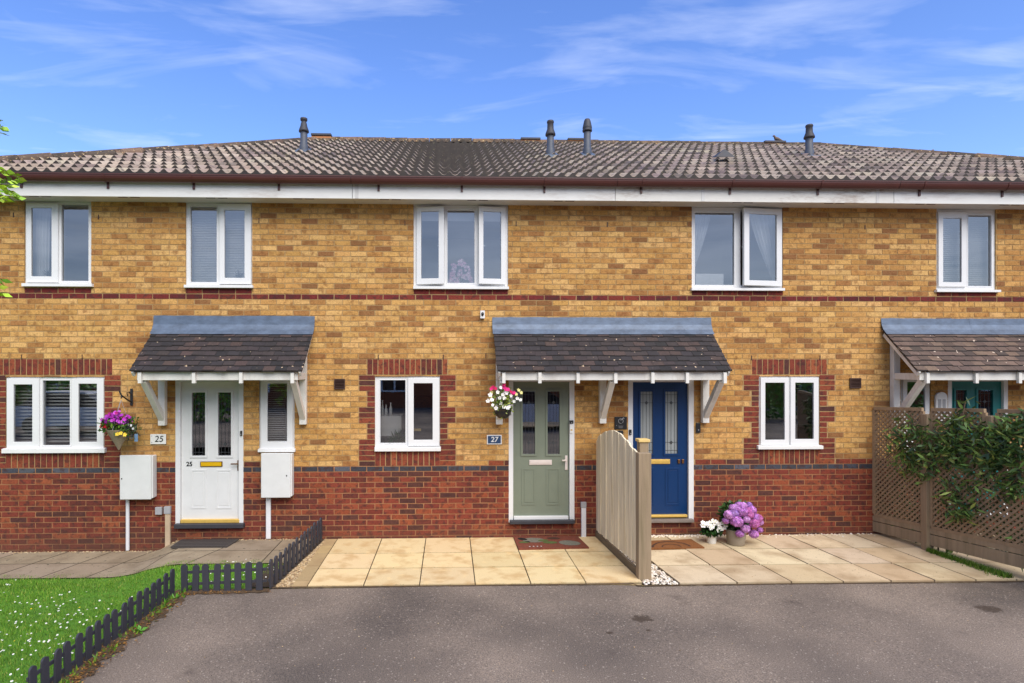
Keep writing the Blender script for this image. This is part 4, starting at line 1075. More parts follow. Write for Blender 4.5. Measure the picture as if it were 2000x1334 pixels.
# right patio, a little skewed
A0 = G(1282, 1074); 
phi = math.atan((878 - 785) / F)
ux = Vector((cos(phi) , 0, 0)); 
dv = Vector((math.sin(phi), -math.cos(phi), 0))     # towards the camera
ex = Vector((1, 0, 0))
ZP = .004
fj = [1326, 1440, 1548, 1652, 1748, 1836, 1920, 2003, 2085]
YRF = G(1500, 1138).y
rows = [(-.02, G(1400, 1073).y), (G(1400, 1073).y, G(1400, 1104).y), (G(1400, 1104).y, YRF)]
fx = [G(p, 1138).x for p in fj]
xatt = lambda x, y: x - (y - YRF) * math.tan(phi) if False else x + (YRF - y) * math.tan(phi) * 1.0
def fence_pt(t, z=0.0):
    c = CAM + RT * (5.805 + .219 * t) + FW * (8.41 - t); c.z = .03 + .053 * t + z
    return c
mb = MB()
fx0 = [fx[0] - (fx[1] - fx[0])] + fx
for r, (ya, yb) in enumerate(rows):
    for k in range(len(fx0) - 1):
        g = .008; P = []
        for (x, y, sx, sy) in ((fx0[k], yb, g, .014), (fx0[k + 1], yb, -g, .014), (fx0[k + 1], ya, -g, -.014), (fx0[k], ya, g, -.014)):
            P.append(Vector((xatt(x, y) + sx, y + sy, ZP + U(-.003, .003))))
        xlim = XD0 + .10
        P = [Vector((max(p.x, xlim), p.y, p.z)) for p in P]
        if k == 0:   # gravel triangle is kept free at the front
            if r > 0: continue
        if P[1].x - P[0].x < .03: continue
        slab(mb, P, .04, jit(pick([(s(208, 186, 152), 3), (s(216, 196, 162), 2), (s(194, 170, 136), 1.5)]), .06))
struct(mb.build('right_patio', 'slabgrey', bevel=.004))

# concrete path, ramped up at the white door
def sst(a, b, x):
    t = min(max((x - a) / (b - a), 0), 1); return t * t * (3 - 2 * t)
XRA, XRB = WX(306), WX(352)
def pz(x, y):
    sh = -(y) * .55                                   # crease slants towards the lower left
    base = -.165 + .02 * sst(-7, -4.5, x)
    lo = -.145
    return lo + (.0 - lo) * sst(XRA - sh * .2, XRB + sh * .9, x) - .02 * max(0, -y - .3) * (1 if x < XRB else .3) 
YPA = -1.0
mb = MB(); xs_ = [-7.8, -7.15, -6.5, -5.85, -5.2, -4.6, -4.05, -3.45, -2.85, -2.3, -1.86]
for k in range(len(xs_) - 1):
    for (ya, yb) in ((-.02, -.5), (-.5, YPA)):
        n = 6; col = jit(s(150, 134, 112), .08)
        off = .22 * (-(ya + yb) / 2)
        for q in range(n):
            for w in range(3):
                def PT(u, v):
                    x = xs_[k] + (xs_[k + 1] - xs_[k]) * u + .0; y = ya + (yb - ya) * v
                    x = x + y * .35 * (0 if x > -2.4 else 1)
                    return Vector((x, y, pz(x, y)))
                e = .012
                uu0 = e + (1 - 2 * e) * q / n; uu1 = e + (1 - 2 * e) * (q + 1) / n; v0 = e + (1 - 2 * e) * w / 3; v1 = e + (1 - 2 * e) * (w + 1) / 3
                mb.face((PT(uu0, v1), PT(uu1, v1), PT(uu1, v0), PT(uu0, v0)), col)
struct(mb.build('concrete_path', 'path', smooth=False))
mb = MB(); n = 60
for q in range(n):
    x0 = -9 + 7.2 * q / n; x1 = -9 + 7.2 * (q + 1) / n
    for (y0, y1) in ((-1.1, -.5), (-.5, 0.03)):
        mb.face([(x0, y0, pz(x0, y0) - .014), (x1, y0, pz(x1, y0) - .014), (x1, y1, pz(x1, y1) - .014), (x0, y1, pz(x0, y1) - .014)])
struct(mb.build('path_bed', 'soil'))

# picket fence corner points
PC0 = G(525, 1152); PCW = W(631, 1050, -.06); PC1 = G(346, 1160, -.03); PC2 = G(56, 1388, -.05)
XPK = PC1.x
# lawn
def lz(x, y):
    e = sst(-1.0, -1.7, y)
    z0 = pz(x, max(y, -1.0)) - .0
    return z0 * (1 - e) + e * (-.045 - .03 * sst(-3.0, -6.0, x)) - .012
XL_, XRw = -9.5, PC0.x - .03
def in_lawn(x, y):
    lim = XRw if y > PC1.y + .02 else (XPK + (PC2.x - XPK) * (y - PC1.y) / (PC2.y - PC1.y))
    return x < lim and y < YPA + .12 + .05 * sin(x * 5.3) + .04 * sin(x * 13) + .03 * sin(x * 31)
mb = MB(); n = 40; mrow = 50
for i in range(n):
    for j in range(mrow):
        xa, xb = XL_ + (XRw - XL_) * i / n, XL_ + (XRw - XL_) * (i + 1) / n
        ya, yb = -6.2 + 5.2 * j / mrow, -6.2 + 5.2 * (j + 1) / mrow
        xm, ym = (xa + xb) / 2, (ya + yb) / 2
        lim = XRw + .02 if ym > PC1.y - .1 else XPK + .12
        if xm > lim: continue
        mb.face([(xa, ya, lz(xa, ya)), (xb, ya, lz(xb, ya)), (xb, yb, lz(xb, yb)), (xa, yb, lz(xa, yb))])
struct(mb.build('lawn', 'lawnsoil', smooth=True))
gb = MB(); GC = [(s(104, 146, 38), 4), (s(120, 158, 50), 3), (s(86, 126, 34), 3), (s(166, 172, 84), 1.2), (s(64, 100, 28), 1.5)]
cnt = 0
while cnt < 95000:
    x = U(-6.4, XRw); y = -1 * (.88 + 4.0 * R() ** 1.0)
    if not in_lawn(x, y): continue
    # only where the photo can see it
    cnt += 1
    h = U(.012, .036); a = U(0, 2 * pi); l = U(.0, .026); w = U(.0022, .0042)
    z = lz(x, y) - .004; tn = mnoise.noise(Vector((x * 1.7, y * 2.1, 0))) + .6 * mnoise.noise(Vector((x * 6, y * 7, 4))); c = mul(pick(GC), 1 + .35 * tn); h *= 1 + .6 * tn
    ca, sa = cos(a), sin(a); b = U(0, 2 * pi)
    gb.face(((x - ca * w, y - sa * w, z), (x + ca * w, y + sa * w, z), (x + cos(b) * l, y + sin(b) * l, z + h)), c)
struct(gb.build('grass', 'grass'), 'stuff')
db = MB(); cl = [(U(-6, XRw - .1), U(-4.6, -1.1)) for _ in range(30)]
cnt = 0
while cnt < 620:
    c0 = random.choice(cl); x, y = c0[0] + random.gauss(0, .26), c0[1] + random.gauss(0, .18)
    if not in_lawn(x + .05, y): continue
    cnt += 1; z = lz(x, y) + U(.035, .055); r = U(.006, .0105); yel = R() < .04
    col = s(236, 210, 40) if yel else s(240, 240, 236)
    n = Vector((U(-.4, .4), U(-.7, .1), 1)).normalized(); aa = n.cross(Vector((1, 0, 0))); aa.normalize(); bb = n.cross(aa); cpt = Vector((x, y, z))
    db.face([cpt + (aa * cos(t * pi / 4) + bb * sin(t * pi / 4)) * r for t in range(8)], col)
    db.face([cpt + n * .002 + (aa * cos(t * pi / 2) + bb * sin(t * pi / 2)) * r * .35 for t in range(4)], s(230, 195, 50))
struct(db.build('daisies', 'petal'), 'stuff')

# driveway and far ground
mb = MB(); XR_ = 40; n = 70
edge = lambda x: YPF - .012 if x < XD0 else YRF - .012
ys = [-9.5 + .0, -8, -6.8, -5.9, -5.2, -4.7, -4.3, -3.9, -3.6, -3.3, -3.0, -2.8, -2.6, -2.4, -2.2, -2.0]
xsn = [XPK + .02 + (XR_ - XPK) * (i / n) ** 2 for i in range(n + 1)]
tz = lambda x, y: -.016 + .006 * sin(x * 1.7 + y) * sin(y * 1.3)
for i in range(n):
    xa, xb = xsn[i], xsn[i + 1]
    row = ys + [None]
    for j in range(len(ys)):
        def yv(x, q): return edge(x + .0) if q == len(ys) else ys[q]
        mb.face([(xa, yv(xa, j), tz(xa, yv(xa, j))), (xb, yv(xb, j), tz(xb, yv(xb, j))), (xb, yv(xb, j + 1), tz(xb, yv(xb, j + 1))), (xa, yv(xa, j + 1), tz(xa, yv(xa, j + 1)))])
mb.face([(-60, -40, -.02), (60, -40, -.02), (60, -9.5, -.02), (-60, -9.5, -.02)])
struct(mb.build('driveway', 'tarmac', smooth=True))
mb = MB(); mb.face([(-400, -400, -.52), (400, -400, -.52), (400, 400, -.52), (-400, 400, -.52)]); struct(mb.build('ground', 'earth'))
# verge of leaf litter along the picket fence and against the paving
mb = MB(); pts = []
N_ = 160
for i in range(N_ + 1):
    t = i / N_
    if t < .7:
        u = t / .7; c = PC2 * (1 - u) + PC1 * u; nrm = Vector((1, 0, 0)); w = .15 + .03 * sin(i * .33) + .02 * sin(i * .9) + U(-.012, .012)
    else:
        u = (t - .7) / .3; c = PC1 * (1 - u) + PC0 * u; nrm = Vector((.15, -1, 0)); w = .08 * (1 - u * .6) + .01 * sin(i * .7) + U(-.006, .006)
    pts.append((c - nrm * .06, c + nrm * w))
for i in range(N_):
    a, b = pts[i]; c, d = pts[i + 1]
    mb.face([(a.x, a.y, -.006), (b.x, b.y, -.0105), (d.x, d.y, -.0105), (c.x, c.y, -.006)])
n = 260; x0_, x1_ = PC0.x, 9.0
for i in range(n):
    xa = x0_ + (x1_ - x0_) * i / n; xb = x0_ + (x1_ - x0_) * (i + 1) / n
    wd_ = lambda x: .018 + .02 * abs(mnoise.noise(Vector((x * 3, 1, 0)))) + .012 * mnoise.noise(Vector((x * 14, 5, 0)))
    mb.face([(xa, edge(xa) - wd_(xa), -.0085), (xb, edge(xb) - wd_(xb), -.0085), (xb, edge(xb) + .004, -.0055), (xa, edge(xa) + .004, -.0055)])
struct(mb.build('verge', 'verge'))
lt = MB()
def litter(c, n, sx, sy, pal, s0, s1, zz=-.004):
    for _ in range(n):
        q = Vector((c.x + random.gauss(0, sx), c.y + random.gauss(0, sy), zz)); L = U(s0, s1); a = U(0, 6.28)
        d = Vector((cos(a), sin(a), U(0, .5))); leafq(lt, q, d, L, L * .6, jit(pick(pal), .15), .05, roll=(U(-.3, .3), U(-.3, .3), 1))
LP = [(s(150, 104, 50), 2), (s(110, 78, 44), 3), (s(176, 130, 60), 1), (s(90, 66, 44), 2)]
for i in range(60):
    u = R(); c = (PC2 * (1 - u) + PC1 * u) + Vector((U(.0, .16), 0, 0)); litter(c, 14, .05, .05, LP, .012, .03)
for i in range(26):
    u = R(); c = (PC1 * (1 - u) + PC0 * u) + Vector((0, -U(.0, .08), 0)); litter(c, 10, .05, .02, LP, .010, .024)
for i in range(60):
    x = U(PC0.x, 8); litter(Vector((x, edge(x) - U(0, .02), 0)), 5, .06, .008, LP + [(s(120, 130, 50), 1)], .006, .016, -.008)
for x in [q for q in xjs[:-1]] :
    for _ in range(26):
        y = U(YPF, -.05); litter(Vector((x, y, 0)), 2, .008, .01, [(s(96, 104, 52), 2), (s(96, 78, 52), 2)], .006, .014, .0)
for y in yj[1:]:
    for _ in range(60):
        litter(Vector((U(xjs[0], xjs[-1]), y, 0)), 2, .02, .006, [(s(96, 104, 52), 2), (s(96, 78, 52), 2)], .006, .013, .0)
for _ in range(150):
    litter(Vector((U(XD0 + .2, 5.6), U(YRF + .05, -.05), 0)), 1, .02, .02, LP, .006, .016, .006)
for _ in range(90):
    litter(Vector((U(xjs[0], XD0 - .1), U(YPF + .05, -.05), 0)), 1, .02, .02, LP, .005, .012, .004)
for _ in range(220):
    litter(Vector((U(-2.6, 8), U(-4.4, -2.0), 0)), 1, .02, .02, LP, .005, .013, -.008)
struct(lt.build('leaf_litter', 'leaf'), 'stuff')
wd = MB()
for i in range(70):
    u = R() ** .8; c = (PC2 * (1 - u) + PC1 * u) + Vector((U(.0, .10), U(-.03, .03), -.012))
    for _ in range(random.randint(5, 14)):
        d = Vector((U(-.7, 1), U(-.8, .6), U(.4, 1.3))); leafq(wd, c + Vector((U(-.03, .03), U(-.03, .03), 0)), d, U(.03, .10), U(.008, .03), jit(pick([(s(88, 140, 36), 3), (s(120, 150, 48), 2), (s(70, 110, 34), 2)]), .15), .12)
for px, py in ((275, 1232), (372, 1150)):
    c = G(px, py); 
    for _ in range(10):
        a = U(0, 6.28); leafq(wd, c, (cos(a), sin(a), U(.15, .7)), U(.035, .07), U(.025, .04), jit(s(92, 148, 44), .15), .12)
struct(wd.build('weeds', 'leaf'), 'stuff')

# pebbles
def pebbles(name, n, fn, r0, r1, pal):
    mb = MB()
    for _ in range(n):
        p = fn()
        if p is None: continue
        r = U(r0, r1); c = jit(pick(pal), .08); a = U(0, 6.28); k = U(.6, 1); zz = .55
        top = []; m = 6
        i0 = len(mb.v); P1 = [Vector((p.x + r * cos(a + t * 2 * pi / m) * U(.85, 1.1), p.y + r * k * sin(a + t * 2 * pi / m) * U(.85, 1.1), p.z)) for t in range(m)]
        P2 = [Vector((p.x + (q.x - p.x) * .78, p.y + (q.y - p.y) * .78, p.z + r * zz)) for q in P1]
        P3 = Vector((p.x, p.y, p.z + r * zz * 1.35))
        for t in range(m):
            u = (t + 1) % m; mb.face((P1[t], P1[u], P2[u], P2[t]), c); mb.face((P2[t], P2[u], P3), c)
    o = mb.build(name, 'pebble', smooth=True); return struct(o, 'stuff')
WP = [(s(226, 214, 196), 5), (s(240, 232, 220), 3), (s(190, 170, 146), 2), (s(120, 100, 82), .7)]
TP = [(s(186, 158, 118), 4), (s(160, 134, 100), 3), (s(206, 186, 150), 2), (s(120, 100, 76), 2)]
def tri():
    y = U(YRF + .0, -.12); x1 = xatt(fx[0], y) - .012; x0 = XD0 + .08
    if x1 <= x0: return None
    return Vector((U(x0, x1), y, -.01))
pebbles('white_pebbles', 1500, tri, .008, .018, WP)
pebbles('white_chippings', 800, lambda: Vector((U(XD0 + .12, WX(1700)) if R() < .35 else U(XD0 + .12, WX(1410)), -abs(random.gauss(0, .05)) - .008, .002)), .007, .015, WP)
pebbles('brown_gravel', 2200, lambda: (lambda y: Vector((U(PC0.x + .03 + (PCW.x - PC0.x) * (y - PC0.y) / (PCW.y - PC0.y), xs + .005), y, -.012)))(U(YPF + .01, -.03)), .007, .02, TP)
pebbles('path_edge_gravel', 700, lambda: (lambda x: Vector((x, -abs(random.gauss(0, .035)) - .008, pz(x, -.03) - .004)))(U(-7.2, -1.9)), .006, .014, TP)
# few stray stones on the tarmac
pebbles('stray_grit', 260, lambda: Vector((U(-2.7, 9), U(-4.4, -1.95), -.013)), .002, .007, TP + [(s(70, 64, 60), 3)])

# ------------------------------------------------------------------ picket fence
pk_mesh = None
def picket_mesh():
    m = MB(); w, t, h = .034, .008, .30
    out = [(-w, 0), (w, 0), (w, h - w * .9)] + [(w * cos(q * pi / 10), h - w * .9 + w * .9 * sin(q * pi / 10)) for q in range(1, 10)] + [(-w, h - w * .9)]
    m.face([(x, -t, z) for x, z in out]); m.face([(x, t, z) for x, z in out][::-1])
    for k in range(len(out)):
        a, b = out[k], out[(k + 1) % len(out)]; m.face(((a[0], -t, a[1]), (a[0], t, a[1]), (b[0], t, b[1]), (b[0], -t, b[1])))
    return m
def picket_run(A, B, label, n, face, hk=1.0):
    A, B = Vector(A), Vector(B); r = thing('picket_fence', A, label, 'fence', 'low charcoal picket fence sections')
    d = (B - A); L = d.length; ang = math.atan2(d.y, d.x)
    proto = None
    for k in range(n):
        p = A + d * ((k + .35) / n)
        if proto is None:
            o = picket_mesh().build('picket', 'picket', r); o.data.transform(Matrix.Translation(r.location)); proto = o
        else:
            o = proto.copy(); COL.objects.link(o); o.parent = r
        o.location = p - A; o.rotation_euler = (U(-.03, .03), U(-.035, .035), ang + (pi if face < 0 else 0) + U(-.05, .05)); o.scale = (1, 1, hk * U(.97, 1.03))
    up = Vector((0, 0, 1)); nrm = Vector((-d.y, d.x, 0)).normalized() * (.014 * face)
    for z in (.09, .215):
        m = MB(); m.beam(A + nrm + up * z * hk, B + nrm + up * z * hk, .012, .03); m.build('rail', 'picket', r, bevel=.002)
picket_run(PC2, PC1 + Vector((0, -.03, 0)), 'long dark picket run along the lawn and driveway edge', 17, 1)
picket_run(PC1 + Vector((.03, .02, 0)), PC0 + Vector((-.03, .01, 0)), 'short dark picket run facing the driveway across the lawn end', 8, 1)
picket_run(PC0 + Vector((0, .03, 0)), PCW, 'dark picket run from the lawn corner back to the house wall', 14, 1)

# ------------------------------------------------------------------ timber divider
def divider():
    gB = G(1244.5, 1125); yB = gB.y; gA = G(1164.5, 1048); KS = (gB.x - gA.x) / (gB.y - gA.y)
    shear = lambda v: Vector((v.x + KS * v.y, v.y, v.z))
    r = thing('garden_fence', (XD0, (yB) / 2, 0), 'pale arched timber divider panel between the two patios', 'fence')
    prof_px = [(1164.5, 862), (1168, 855), (1173.5, 849), (1184, 842.5), (1190, 840.5), (1197, 840), (1203, 842), (1209.5, 845.5), (1217, 852), (1224, 860), (1231, 869), (1238, 877.5), (1243.5, 884), (1247, 885.5)]
    def onplane(px, py):
        d = ray(px, py); t = (XD0 - KS * D) / (d.x - KS * d.y); return CAM + d * t
    pp = [onplane(*q) for q in prof_px]; pp.sort(key=lambda v: v.y)
    pb0, pb1 = onplane(1164.5, 1035), onplane(1243.6, 1100)
    def topz(y):
        for a, b in zip(pp, pp[1:]):
            if a.y <= y <= b.y: return a.z + (b.z - a.z) * (y - a.y) / max(1e-6, b.y - a.y)
        return pp[0].z if y < pp[0].y else pp[-1].z
    def botz(y): return pb1.z + (pb0.z - pb1.z) * (y - pb1.y) / (pb0.y - pb1.y)
    ya, yb_ = min(pb1.y, pp[0].y) - .0, max(pb0.y, pp[-1].y)
    ya = yB + .002; yb_ = min(yb_, -.02); n = 13
    for k in range(n):
        y0 = ya + (yb_ - ya) * k / n + .0015; y1 = ya + (yb_ - ya) * (k + 1) / n - .0015; m = MB(); dx = -.013 * (k % 2) - U(0, .003)
        x0, x1 = XD0 + dx, XD0 + .02 + dx; q = 5
        tp = [(y0 + (y1 - y0) * u / q, topz(y0 + (y1 - y0) * u / q)) for u in range(q + 1)]
        out = [(y1, botz(y1)), (y0, botz(y0))] + tp
        m.face([(x0, y, z) for y, z in out]); m.face([(x1, y, z) for y, z in out][::-1])
        for e in range(len(out)):
            a, b = out[e], out[(e + 1) % len(out)]; m.face(((x0, a[0], a[1]), (x1, a[0], a[1]), (x1, b[0], b[1]), (x0, b[0], b[1])))
        m.xform(shear); m.build('board', 'timber', r, bevel=.002)
    m = MB()
    for z in (.35, .85, 1.18): m.box(XD0 + .022, XD0 + .06, ya, yb_, z - .035, z + .035)
    m.xform(shear)
    m.build('rail', 'timberpost', r, bevel=.003)
    m = MB(); m.box(XD0 - .008, XD0 + .026, yB + .0, -.02, -.02, botz(ya) - .004 if False else .085); m.xform(shear)
    m.build('gravel_board', 'timbergravel', r, bevel=.003)
    post0, post1 = W(1247.5, 885, yB - .11), W(1272.5, 885, yB - .11)
    z1 = WZ(1260, 885.5, yB - .11)
    m = MB(); m.box(post0.x, post1.x, yB - .11, yB - .002, -.06, z1); m.build('post', 'timberpost', r, bevel=.006)
    # slim capped post standing just behind
    y2 = yB + .35; a, b, c, d = WR(1249.5, 1267, 864, 900, Y=y2)
    r2 = thing('fence_post', ((a + b) / 2, y2, 0), 'slim grey post with pale wooden cap behind the divider post', 'fence post')
    m = MB(); m.box(a, b, y2, y2 + (b - a), -.05, d); m.build('post', 'timberpost', r2, bevel=.004)
    m = MB(); a2, b2 = WX(1247, y2), WX(1269.5, y2); zt = WZ(1258, 858, y2); m.box(a2, b2, y2 - .015, y2 + (b2 - a2) - .015, d + .001, zt); m.build('cap', 'paletimber', r2, bevel=.006)
divider()

# ------------------------------------------------------------------ trellis fence on the right
def trellis(t0, t1, label, top=1.76, bottom=.24, base=True):
    A, B = fence_pt(t0), fence_pt(t1); d = (B - A); dh = Vector((d.x, d.y, 0)); L = dh.length; dh.normalize()
    slope = (B.z - A.z) / L; nrm = Vector((dh.y, -dh.x, 0))
    if nrm.dot(CAM - A) < 0: nrm = -nrm
    r = thing('trellis_fence', A, label, 'fence', 'trellis fence panels on the right')
    def P(u, z, o=0.0): return A + dh * u + Vector((0, 0, slope * u + z)) + nrm * o
    def bar(u0, z0, u1, z1, w, th, o, mb): 
        a, b = P(u0, z0, o), P(u1, z1, o); mb.beam(a, b, w, th, up=nrm)
    fr = MB(); w = .04; zt = top
    bar(0.02, zt, L - .02, zt, .045, .04, 0, fr); bar(0.02, bottom, L - .02, bottom, .04, .035, 0, fr)
    bar(.02, bottom + .02, .02, zt - .024, .04, .035, 0, fr); bar(L - .02, bottom + .02, L - .02, zt - .024, .04, .035, 0, fr)
    fr.build('frame', 'trellis', r)
    sp = .072
    for o, sg in ((.006, 1), (-.006, -1)):
        lat = MB(); c = -zt
        while c < L + zt:
            # line: u = c + sg*(z - .24) ... clipped
            z0, z1 = bottom + .015, zt - .02
            def uu(z): return c + (z - bottom) if sg > 0 else c + (zt - z)
            lo, hi = .03, L - .03
            ua, ub = uu(z0), uu(z1)
            if ua > ub: ua, ub, z0, z1 = ub, ua, z1, z0
            if ub <= lo or ua >= hi: c += sp; continue
            if ua < lo: z0 = z0 + (z1 - z0) * (lo - ua) / (ub - ua); ua = lo
            if ub > hi: z1 = z0 + (z1 - z0) * (hi - ua) / (ub - ua); ub = hi
            if ub - ua > .01: bar(ua, z0, ub, z1, .024, .010, o, lat)
            c += sp
        lat.build('lattice', 'trellis', r)
    if not base: return r
    g = MB(); bar(.0, .075, L, .075, .14, .03, 0.0, g); g.build('gravel_board', 'timberpost', r, bevel=.003)
    g = MB(); bar(.0, .19, L, .19, .07, .03, 0.0, g); g.build('base_rail', 'timberpost', r, bevel=.003)
    return r
def tpost(t, h, w, label, z0=-.05):
    p = fence_pt(t); r = MB(); r.box(p.x - w / 2, p.x + w / 2, p.y - w / 2, p.y + w / 2, z0, p.z + h)
    return tag(r.build('fence_post', 'timberpost', origin=(p.x, p.y, 0), bevel=.005), label, 'fence post', 'posts of the trellis fence')
trellis(.03, .76, 'trellis panel nearest the house wall')
trellis(.84, 2.6, 'low trellis panel beneath the leafy climber, running out at the right', top=1.14)
trellis(.84, 1.50, 'trellis topper panel above the climber in front of the teal door', bottom=1.19, base=False)
trellis(1.60, 2.6, 'trellis topper panel cut by the right edge of the photo', bottom=1.19, base=False)
tpost(-.01, 1.78, .05, 'thin trellis post fixed to the house wall')
tpost(.80, 1.70, .095, 'stout grey trellis post rising from the patio edge')
tpost(1.55, 1.70, .075, 'short trellis post top in front of the teal door', 1.18)

def climber():
    p = fence_pt(1.2); r = thing('climbing_shrub', (p.x, p.y, 0), 'dark green leafy climber sprawling over the trellis fence', 'climber')
    st = MB(); lf = MB()
    A, B = fence_pt(0), fence_pt(2.4); dh = (B - A); dh.z = 0; dh.normalize(); nrm = Vector((dh.y, -dh.x, 0))
    if nrm.dot(CAM - A) < 0: nrm = -nrm
    def at_(px, py, o):
        # point on fence plane seen at the pixel, pushed out by o
        d = ray(px, py); t = (A - CAM).dot(nrm) / d.dot(nrm); return CAM + d * t + nrm * o
    blobs = [(1770, 855, 30, 40, 150), (1800, 870, 36, 42, 210), (1840, 860, 44, 40, 280), (1885, 850, 44, 36, 260), (1925, 865, 44, 36, 260), (1965, 868, 44, 38, 260), (1990, 870, 38, 50, 220), (1780, 905, 26, 24, 90), (1815, 915, 26, 26, 100), (1855, 895, 40, 26, 180), (1915, 900, 50, 28, 200), (1970, 905, 40, 30, 150),
             (1860, 965, 26, 30, 80), (1885, 985, 32, 32, 120), (1890, 1005, 20, 18, 60), (1905, 945, 36, 18, 60), (1968, 955, 22, 18, 60), (1990, 945, 24, 22, 90), (1890, 812, 16, 20, 40), (1893, 792, 8, 12, 14), (2010, 830, 30, 30, 120), (1975, 835, 24, 18, 70), (1838, 905, 40, 40, 60)]
    PAL = [(s(74, 102, 50), 4), (s(94, 124, 58), 3), (s(54, 78, 44), 2.4), (s(120, 148, 70), 1.8), (s(164, 178, 92), .8)]
    for (bx, by, rx, ry, n) in blobs:
        for _ in range(int(n * .8)):
            a = U(0, 6.28); q = math.sqrt(R()) ; px, py = bx + rx * q * cos(a) + U(-3, 3), by + ry * q * sin(a) + U(-3, 3)
            p = at_(px, py, U(-.06, .11)); d = nrm * U(-.2, .5) + dh * U(-1, 1) + Vector((0, 0, U(-.8, .6)))
            leafq(lf, p, d, U(.08, .16), U(.022, .038), jit(pick(PAL), .18), .08)
    for _ in range(2600):       # leaves added behind the lattice to make its gaps dark
        t = U(.12, 2.3); p = fence_pt(t, U(.05, 1.25) if t > .3 else U(.05, 1.1)) - nrm * U(.07, .30)
        leafq(lf, p, nrm * U(-.2, .5) + dh * U(-1, 1) + Vector((0, 0, U(-.8, .5))), U(.10, .17), U(.03, .05), jit(pick(PAL), .18), .08)
    for k in range(3):
        pts = [at_(1800 + 22 * k + U(-6, 6), 1085 - 0 * k, -.05)]
        pts[0].z = .02
        x = 1800 + 22 * k
        for q in range(5): x += U(-14, 14); pts.append(at_(x, 1040 - 42 * q, -.07))
        st.tube(pts, [.010, .009, .008, .007, .006, .004], 6)
    for (x0, y0, x1, y1) in ((1735, 895, 1790, 850), (1738, 870, 1745, 850), (1893, 830, 1893, 785), (1990, 960, 1940, 985), (1860, 940, 1885, 1020)):
        st.tube([at_(x0, y0, .05), at_((x0 + x1) / 2, (y0 + y1) / 2 + 3, .1), at_(x1, y1, .06)], .005, 5)
    st.build('stems', 'bark', r); lf.build('foliage', 'leaf', r)
climber()
# grass strip at fence foot
gs = MB()
for _ in range(2300):
    t = U(.84, 1.8); p = fence_pt(t); A, B = fence_pt(0), fence_pt(2); dh = (B - A); dh.z = 0; dh.normalize(); nrm = Vector((dh.y, -dh.x, 0)); nrm = nrm if nrm.dot(CAM - A) > 0 else -nrm
    q = p + nrm * (.03 + abs(random.gauss(0, .02 + .045 * (t - .8))))
    a = U(0, 6.28); h = U(.03, .07)
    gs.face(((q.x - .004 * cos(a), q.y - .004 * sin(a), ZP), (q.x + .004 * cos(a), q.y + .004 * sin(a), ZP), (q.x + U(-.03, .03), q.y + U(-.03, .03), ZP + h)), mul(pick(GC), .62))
struct(gs.build('fence_foot_grass', 'grass'), 'stuff')

# ------------------------------------------------------------------ door mats
def mat_quad(name, q, z, mat, label, dec=None):
    P = [G(x, y, z) for x, y in q]; c = sum(P, Vector()) / 4
    r = thing(name, (c.x, c.y, 0), label, 'doormat', 'doormats in front of the doors')
    m = MB(); T_ = [Vector((p.x, p.y, z + .012)) for p in P]; Bt = [Vector((p.x, p.y, z - .01)) for p in P]
    m.face(T_)
    for k in range(4): m.face((T_[k], Bt[k], Bt[(k + 1) % 4], T_[(k + 1) % 4]))
    m.build('mat_base', mat, r)
    def uv(u, v, h=.014): 
        a = T_[3] + (T_[2] - T_[3]) * u; b = T_[0] + (T_[1] - T_[0]) * u; p = a + (b - a) * v; return Vector((p.x, p.y, z + h))
    return r, uv
r, uv = mat_quad('doormat', ((354, 1055), (467, 1054), (443, 1069), (333, 1069.5)), .006, 'mat_grey', 'dark grey ribbed doormat on the path at the white door')
m = MB()
for v in (.03, .22, .42, .62, .82, .97): m.face([uv(.02, v - .02), uv(.98, v - .02), uv(.98, v + .02), uv(.02, v + .02)])
m.build('ribs', 'black', r)
r, uv = mat_quad('doormat', ((1002.6, 1049.5), (1128, 1048.5), (1150.5, 1070.5), (1013, 1073.5)), .006, 'mat_rust', 'rust coloured patterned doormat in front of the sage green door')
def blobf(uc, vc, ru, rv, mat, name, rot=0, h=.0145):
    m = MB(); m.face([uv(uc + ru * cos(t) * cos(rot) - rv * sin(t) * sin(rot), vc + ru * cos(t) * sin(rot) + rv * sin(t) * cos(rot), h) for t in [k * 2 * pi / 20 for k in range(20)]]); m.build(name, mat, r)
blobf(.28, .66, .17, .20, 'mat_greyblue', 'feather_motif'); blobf(.78, .38, .15, .22, 'mat_greyblue', 'feather_motif', .2); blobf(.5, .45, .11, .10, 'mat_green', 'leaf_motif', -.6); blobf(.13, .5, .09, .07, 'mat_green', 'leaf_motif', .5); blobf(.42, .62, .09, .07, 'mat_green', 'leaf_motif', .7, .0155); blobf(.60, .80, .10, .09, 'mat_dark', 'dark_motif', -.2); blobf(.12, .76, .06, .12, 'ink', 'bird_motif', .3, .0155)  # all these ovals are the mat's own pattern
m = MB()
for k in range(4):
    c = uv(.17 + k * .055, .14, .0155); m.face([c + Vector((.012 * cos(t), .016 * sin(t), 0)) for t in [q * pi / 4 for q in range(8)]])
m.build('dot_motif', 'pinkmetal', r)
r, uv = mat_quad('doormat', ((1258, 1058), (1350, 1054.5), (1376, 1070.5), (1262, 1073)), .010, 'mat_coir', 'brown coir half-moon pattern doormat in front of the blue door')
m = MB()
for (r0, r1) in ((.62, .70), (.30, .35)):
    for k in range(12):
        t0, t1 = pi * k / 12, pi * (k + 1) / 12
        m.face([uv(.45 + r0 * .5 * cos(t0), .12 + r0 * sin(t0)), uv(.45 + r1 * .5 * cos(t0), .12 + r1 * sin(t0)), uv(.45 + r1 * .5 * cos(t1), .12 + r1 * sin(t1)), uv(.45 + r0 * .5 * cos(t1), .12 + r0 * sin(t1))])
m.build('arch_motif', 'mat_dark', r)

